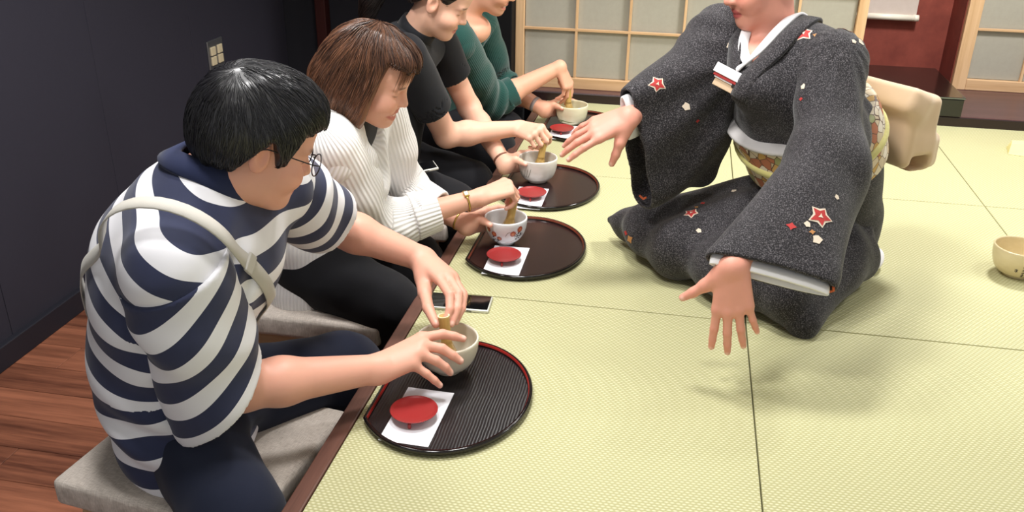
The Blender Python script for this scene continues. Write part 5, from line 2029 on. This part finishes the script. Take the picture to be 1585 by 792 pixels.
def hostess():
    p = Person(srgb(222, 156, 136))
    rs, ls = V3(.635, 2.27, .540), V3(.864, 2.06, .560)
    re, le = V3(.520, 2.20, .400), V3(.832, 1.83, .365)
    rw, lw = V3(.432, 2.035, .415), V3(.672, 1.592, .262)
    nb = V3(.752, 2.175, .590)
    hC, hF, hU = V3(.704, 2.165, .722), V3(-.86, -.38, -.34), (-.3, -.1, .95)
    s = .86
    p.b.add(rcone((.93, 2.25, .16), (.87, 2.17, .36), .08, .075), .03)
    p.b.add(rcone((.87, 2.17, .36), nb - V3(0, 0, .05), .08, .06), .03)
    p.b.add(rcone(rs - V3(0, 0, .02), nb - V3(0, 0, .05), .04, .045), .03)
    p.b.add(rcone(ls - V3(0, 0, .02), nb - V3(0, 0, .05), .04, .045), .03)
    p.head(hC, hF, hU, s, woman=True, smile=.1, lip=srgb(166, 40, 60), brow=srgb(50, 36, 32))
    R = frame(hF, hU)
    p.b.add(rcone(nb - V3(.005, .0, .03), hC + R @ V3(-.010, 0, -.055), .052, .046), .02)
    p.b.add(ell(nb + V3(-.035, -.035, -.05), (.06, .06, .05)), .03)
    p.arm(rs - V3(0, 0, .02), re, rw, (.04, .036, .035, .0235))
    p.arm(ls - V3(0, 0, .02), le, lw, (.04, .036, .035, .0235))
    p.pose_hand(lw, (.10, -.20, -.95), (-.15, -.85, .35), -1, [(.10, .12, .08), (.16, .15, .1), (.20, .2, .12), (.25, .25, .15)], (.16, .03, -.09, -.24), .95,
                thumb=[(.020, .026, -.006), (.042, .056, -.010), (.058, .080, -.012), (.070, .102, -.012)])
    p.pose_hand(rw, (-.86, -.30, -.34), (-.25, -.60, .76), 1, [(.10, .15, .1), (.2, .2, .12), (.28, .25, .15), (.35, .3, .2)], (.14, .03, -.10, -.26), .95,
                thumb=[(.020, .024, -.010), (.044, .046, -.026), (.062, .058, -.046), (.078, .066, -.064)])
    o = p.build('woman kneeling on the mats in charcoal maple leaf kimono, gesturing', (.90, 2.22, 0.0), .003)
    # hair in a low bun
    T = lambda *q: hC + R @ (V3(*q) * s)
    f, u = R[:, 0], R[:, 2]
    hv = S()
    hv.add(ell(T(-.014, 0, .052), V3(.110, .090, .098) * s, f, u), .01)
    hv.add(ell(T(-.052, 0, .010), V3(.068, .082, .078) * s, f, u), .03)
    hv.add(ell(T(-.118, 0, .01), V3(.042, .055, .045) * s, f, u), .012)
    hv.add(ell(T(.045, 0, .09), V3(.055, .070, .045) * s, f, u), .03)
    def trim(P):
        L = ((P - hC) @ R) / s
        zl = np.interp(L[:, 0], [-.2, -.11, -.07, -.02, .01, .04, .06, .075, .13], [-.1, -.04, -.03, .02, .02, .005, .03, .075, .085])
        return (zl - L[:, 2]) * s * .8
    sdf_obj('hair', Wrap(lambda P: smax(hv(P), trim(P), .008) + .001 * np.sin(150 * ((P - hC) @ R)[:, 1]), hv.lo, hv.hi), .005, M['hair_dark'], o, lambda V: {'tone': .4 + .4 * sn(V, 90.0)})

    # kimono: upper part
    up = S()
    sp = [V3(.930, 2.255, .14), V3(.895, 2.200, .27), V3(.855, 2.160, .37), V3(.795, 2.145, .47), V3(.752, 2.165, .545)]
    rad = [.165, .150, .150, .150, .075]
    fw = unit((-.78, -.62, 0))
    for a, b, r1, r2 in zip(sp[:-1], sp[1:], rad[:-1], rad[1:]):
        up.add(rcone(a, b, r1, r2, (fw, .78)), .03)
    up.add(rcone(sp[4] - V3(0, 0, .02), rs + V3(.02, -.015, -.01), .078, .074), .04)
    up.add(rcone(sp[4] - V3(0, 0, .02), ls + V3(-.01, .012, -.01), .078, .076), .04)
    up.add(ell((.735, 2.075, .495), (.080, .080, .055)), .04)        # blouse fold over the obi
    up.add(rcone((.735, 2.065, .490), (.82, 2.05, .465), .055, .055), .04)
    nk = nb + V3(.004, .004, 0)
    up.sub(rcone(nk - V3(.0, 0, .02), nk + V3(-.05, -.02, .16), .056, .064), .006)
    up.sub(rcone(nk + V3(-.03, -.03, .03), V3(.672, 2.072, .552), .052, .020), .008)
    body_f = up
    def wf(P, D):
        return D + .004 * sn(P, np.array([20, 20, 26]), .4) + .003 * np.sin(46 * (P @ unit((.6, -.5, .3))) + 2 * sn(P, 9.0))
    up.post = wf
    # skirt
    sk = S()
    hips = V3(.925, 2.265, .135)
    front = [(.450, 2.240, .060), (.500, 2.150, .080), (.580, 2.070, .080), (.665, 1.995, .080), (.745, 1.935, .082), (.815, 1.890, .075)]
    sk.add(fan(hips, front, .125, [.045, .072, .076, .072, .080, .070], .04), .02)
    sk.add(ell((.960, 2.275, .11), (.105, .120, .12)), .03)
    sk.add(rcone(hips, (.985, 2.13, .07), .11, .070), .04)
    sk.add(rcone((.60, 2.15, .12), (.388, 2.262, .062), .050, .006), .03)        # pulled corner over the far knee
    sk.add(rcone((.86, 1.99, .10), (.868, 1.838, .012), .070, .010), .04)        # corner of the hem
    sk.add(rcone((.965, 2.08, .09), (.872, 1.850, .030), .075, .030), .04)
    sk.add(rcone(hips, sp[2], .145, .125, (fw, .8)), .03)
    def sf(P, D):
        q = (P - hips)
        ang = np.arctan2(q[:, 1], q[:, 0])
        return D + .007 * np.sin(15 * ang + 2.0 * sn(P, 7.0)) * np.clip(np.hypot(q[:, 0], q[:, 1]) / .4, 0, 1) + .003 * sn(P, 26.0)
    sk.post = sf
    sk.cut(halfspace((0, 0, .001), (0, 0, -1)), .002)
    k_up = sdf_obj('kimono', up, .005, M['kimono'], o)
    k_sk = sdf_obj('kimono_skirt', sk, .0055, M['kimono_skirt'], o)
    # sleeves: wide hanging panels
    sl = {}
    c1, c2 = V3(.640, 1.605, .275), V3(.846, 1.612, .232)
    sa = ls + V3(.0, .0, -.005)
    el1 = V3(.852, 1.875, .385)
    s1 = S().add(rcone(sa, el1, .078, .062), .01)
    s1.add(fan(el1, lerp(c1, c2, 7), .060, .026, .04), .04)
    s1.add(rcone((.905, 2.10, .42), c2 + V3(.0, .03, .01), .066, .030), .05)
    s1.add(rcone((.905, 2.10, .42), el1, .066, .055), .05)
    e1, e2 = V3(.428, 2.055, .452), V3(.478, 2.065, .225)
    sb = rs + V3(.005, -.005, -.01)
    s2 = S().add(fan(sb, lerp(e1, e2, 7), .078, .024, .05), .01)
    s2.add(rcone(sb, (.60, 2.17, .26), .075, .040), .05)
    s2.add(rcone((.60, 2.17, .25), e2, .040, .024), .05)
    s2.add(rcone((.62, 2.17, .34), e2, .050, .024), .05)
    for nm, sd, a, b, src, inward in (('near', s1, c1, c2, sa, 1.0), ('far', s2, e1, e2, sb, .36)):
        ax = unit((a + b) / 2 - src)
        side = unit(b - a)
        nrm = unit(np.cross(ax, side))
        axc = unit(np.cross(side, nrm))
        if axc @ ax < 0:
            axc = -axc
        pl = halfspace((a + b) / 2 + axc * .006, axc)
        def fo(P, src=src, side=side, nrm=nrm):
            q = P - src
            r = np.linalg.norm(q, axis=1) + 1e-6
            ang = np.arctan2(q @ side, q @ unit(axc))
            return .006 * np.sin(13 * ang + 1.5 * sn(P, 8.0)) * np.clip(r / .35, 0, 1) + .003 * sn(P, 24.0)
        def fn(P, sd=sd, pl=pl, fo=fo):
            d = sd(P) + fo(P)
            c = pl[0](P)
            cav = np.maximum(d + .008, -(c + .05))
            return smax(smax(d, c, .002), -cav, .001)
        sl[nm] = sdf_obj('kimono_sleeve', Wrap(fn, sd.lo, sd.hi), .0048, M['kimono'], o)
        # white under-sleeve edge and orange piping seen at the opening
        bb = a + (b - a) * inward
        m_ = (a + bb) / 2
        n_ = 26
        ring, nn = [], []
        for t in np.linspace(0, 2 * PI, n_):
            ring.append(m_ + side * math.cos(t) * (np.linalg.norm(bb - a) / 2 + .010) + nrm * math.sin(t) * .0125 + axc * .004)
            nn.append(unit(side * math.cos(t) * .25 + nrm * math.sin(t)))
        link('white_lining', ribbon_mesh(ring, nn, .030, .004), M['lining'], sl[nm], True)
        cnr = b + side * .014 + axc * .004
        link('orange_piping', tube_mesh([cnr + nrm * .012, cnr + side * .006, cnr - nrm * .012], .0028, 6), M['orange_edge'], sl[nm], True)
    # collars: white inner collar and the kimono's own band
    def band(name, pts, w, th, mat, off, parent):
        P_ = catmull(pts, 26)
        Q_, N_ = stick(lambda X: np.minimum(up(X), .5), P_, off, 5)
        P_ = 0.35 * P_ + 0.65 * Q_
        for _ in range(5):
            P_[1:-1] = .5 * P_[1:-1] + .25 * (P_[:-2] + P_[2:])
            N_[1:-1] = .5 * N_[1:-1] + .25 * (N_[:-2] + N_[2:])
        return link(name, ribbon_mesh(P_, N_, w, th), mat, parent, True)
    band('white_collar', [(.806, 2.19, .650), (.782, 2.145, .655), (.752, 2.098, .640), (.715, 2.070, .600), (.685, 2.062, .560), (.665, 2.065, .530)], .024, .006, M['lining'], .006, k_up)
    band('white_collar', [(.775, 2.235, .640), (.735, 2.225, .645), (.695, 2.180, .630), (.676, 2.120, .600), (.678, 2.082, .565), (.690, 2.062, .535)], .024, .006, M['lining'], .003, k_up)
    band('kimono_collar', [(.830, 2.185, .635), (.812, 2.135, .640), (.782, 2.085, .625), (.745, 2.052, .585), (.708, 2.035, .535), (.680, 2.035, .480)], .046, .007, M['kimono'], .007, k_up)
    band('kimono_collar', [(.770, 2.265, .625), (.715, 2.250, .625), (.668, 2.195, .610), (.650, 2.130, .575), (.655, 2.085, .530), (.668, 2.060, .490)], .046, .007, M['kimono'], .004, k_up)
    # obi, cord, drum bow
    a0, a1 = V3(.880, 2.180, .300), V3(.826, 2.130, .430)
    ax = unit(a1 - a0)
    tors = S()
    for a, b, r1, r2 in zip(sp[:-1], sp[1:], rad[:-1], rad[1:]):
        tors.add(rcone(a, b, r1, r2, (fw, .82)), .03)
    def obf(P, g=.018, h=.070, c=(a0 + a1) / 2):
        return smax(tors(P) - g, np.abs((P - c) @ ax) - h, .006)
    obi = sdf_obj('obi', Wrap(obf, tors.lo - .03, tors.hi + .03), .005, M['obi'], o)
    cordf = lambda P: obf(P, .025, .009)
    sdf_obj('obi_cord', Wrap(cordf, tors.lo - .03, tors.hi + .03), .005, M['cord'], obi)
    sdf_obj('obi_scarf', Wrap(lambda P: np.maximum(obf(P, .022, .006, (a0 + a1) / 2 + ax * .066), -((P - a1) @ fw) + .02), tors.lo - .03, tors.hi + .03), .0045, M['grey_silk'], obi)
    bk = -fw
    tc = V3(1.045, 2.30, .372)
    Z = unit(V3(-.22, -.16, .96))
    dr = S()
    dr.add(rbox(tc, (.050, .125, .085), .018, bk, Z), .02)
    dr.add(rbox(tc + V3(.028, .022, -.055), (.050, .118, .045), .020, bk, Z), .03)
    dr.add(rbox(tc + V3(-.030, -.02, .075), (.030, .128, .030), .015, unit(bk + V3(0, 0, -.5)), Z), .03)
    dr.sub(rbox(tc + V3(.005, .0, -.075), (.030, .16, .020), .010, bk, Z), .012)
    dr.post = lambda P, D: D + .003 * sn(P, 22.0)
    bow = sdf_obj('obi_bow', dr, .005, M['obi_tan'], obi)
    tp = V3(1.005, 2.165, .335)
    vs = []
    rg = random.Random(5)
    bmt = bmesh.new()
    for k in range(26):
        q = tp + V3(rg.uniform(-.012, .012), rg.uniform(-.012, .012), 0)
        me = tube_mesh(catmull([tp + V3(0, 0, .01), (tp + q) / 2 + V3(0, 0, -.02), q + V3(rg.uniform(-.01, .01), -.005, -.06)], 6), .0016, 4)
        bmt.from_mesh(me)
    link('tassel', bm_mesh(bmt), M['tassel'], obi)['kind'] = 'stuff'
    # folded papers tucked into the breast
    d_ = unit(V3(.050, -.012, -.020)); n_ = unit(V3(-.35, -.75, .55)); n_ = unit(n_ - d_ * (n_ @ d_))
    for k, (mm, w_, off) in enumerate((('lining', .050, .010), ('leaf_red', .047, .004), ('lining', .046, .001), ('obi_tan', .046, -.006))):
        bm = bmesh.new()
        Rm = Matrix(np.stack([d_, np.cross(n_, d_), n_], 1).tolist())
        add_box(bm, tuple(V3(.640, 2.045, .520) + np.cross(n_, d_) * (off * 1.0) + n_ * (-.004 * k) + d_ * .004 * k), (.062, .022 if k < 3 else .040, .0035), Rm, .001)
        link('folded_paper', bm_mesh(bm), M[mm], k_up)
    # tabi sock
    tb = S().add(rcone((1.075, 2.245, .028), (1.025, 2.30, .03), .026, .03), .02).add(ell((1.07, 2.22, .022), (.022, .03, .02)), .02)
    sdf_obj('tabi_sock', tb, .005, M['lining'], o)
    return p, o, k_up, k_sk, sl

K, k_o, k_up, k_sk, k_sl = hostess()

# printed maple leaves on the kimono, laid on its surface
def bvh_of(o):
    me = o.data
    mw = o.matrix_parent_inverse
    n = len(me.vertices)
    co = np.empty(n * 3, np.float32); me.vertices.foreach_get('co', co)
    return BVHTree.FromPolygons([tuple(v) for v in co.reshape(-1, 3)], [tuple(p.vertices) for p in me.polygons])
KB = {'up': (k_up, bvh_of(k_up)), 'skirt': (k_sk, bvh_of(k_sk)), 'near': (k_sl['near'], bvh_of(k_sl['near'])), 'far': (k_sl['far'], bvh_of(k_sl['far']))}

def print_on(which, at, size, kind, rot=0.0):
    ob, bv = KB[which]
    loc, nor, _, dist = bv.find_nearest(Vector(at))
    n = unit(nor)
    t1 = unit(np.cross(n, (0.3, 0.1, 0.9))); t2 = np.cross(n, t1)
    def patch(name, outline, mat, lift):
        ctr = np.array(loc)
        rings = [[(0.0, 0.0)], [(x * .5, y * .5) for x, y in outline], outline]
        vs, fs = [], []
        for rg_ in rings:
            for x, y in rg_:
                c, s_ = math.cos(rot), math.sin(rot)
                q = ctr + (t1 * (x * c - y * s_) + t2 * (x * s_ + y * c)) * size
                l2, n2, _, _ = bv.find_nearest(Vector(q))
                vs.append(tuple(np.array(l2) + unit(n2) * lift))
        m = len(outline)
        for k in range(m):
            fs.append((0, 1 + k, 1 + (k + 1) % m))
            fs.append((1 + k, 1 + m + k, 1 + m + (k + 1) % m, 1 + (k + 1) % m))
        return link(name, mesh_from(vs, fs), mat, ob)
    def star(n_, r1, r2, grow=0.0):
        out = []
        for k in range(2 * n_):
            a = PI * k / n_
            r = (r1 * (1.0, .82, .95, .72, .88)[(k // 2) % 5] if k % 2 == 0 else r2) + grow
            out.append((r * math.cos(a), r * math.sin(a)))
        return out
    if kind == 'maple':
        patch('maple_outline', star(5, 1.0, .48, .16), M['leaf_pale'], .0012)
        patch('maple_print', star(5, 1.0, .45), M['leaf_red'], .0020)
        patch('maple_vein', star(3, .28, .10), M['leaf_pale'], .0028)
    elif kind == 'pale':
        patch('leaf_print', star(5, 1.0, .68), M['leaf_pale'], .0014)
    else:
        patch('leaf_print', star(4, 1.0, .5), M['leaf_ochre' if kind == 'ochre' else 'leaf_red'], .0014)
PRINTS = [('up', (.790, 2.055, .640), 0.0232, 'maple', .4), ('near', (.885, 2.085, .625), 0.0207, 'maple', 1.2), ('near', (.905, 2.04, .605), .011, 'pale', .2),
          ('near', (.895, 2.02, .615), .007, 'pale', .9), ('up', (.822, 2.056, .612), .007, 'ochre', .3), ('up', (.672, 2.135, .575), .007, 'ochre', .2),
          ('far', (.648, 2.155, .566), .009, 'pale', .7), ('up', (.665, 2.118, .530), .007, 'red', .4), ('near', (.802, 1.967, .525), .008, 'pale', .2),
          ('near', (.805, 1.955, .500), .006, 'red', .5), ('near', (.830, 1.681, .345), 0.0244, 'maple', .6), ('near', (.775, 1.649, .333), .011, 'red', .2),
          ('near', (.825, 1.643, .313), .012, 'pale', .9), ('near', (.805, 1.66, .335), .008, 'pale', .1), ('near', (.863, 1.731, .369), .007, 'pale', .1),
          ('near', (.815, 1.65, .325), .007, 'ochre', .4), ('skirt', (.598, 2.083, .170), 0.0207, 'maple', .3), ('skirt', (.625, 2.130, .180), .009, 'red', .2),
          ('skirt', (.619, 2.033, .146), .008, 'pale', .5), ('skirt', (.610, 2.11, .175), .007, 'ochre', .5), ('skirt', (.700, 2.17, .20), .009, 'pale', .2),
          ('skirt', (.453, 2.107, .076), .015, 'ochre', .8), ('skirt', (.445, 2.125, .085), .010, 'red', .1), ('far', (.491, 2.062, .489), 0.0207, 'maple', .5),
          ('far', (.561, 2.083, .435), .012, 'pale', .3), ('far', (.585, 2.10, .40), .007, 'red', .3)]
for a_ in PRINTS:
    print_on(*a_)
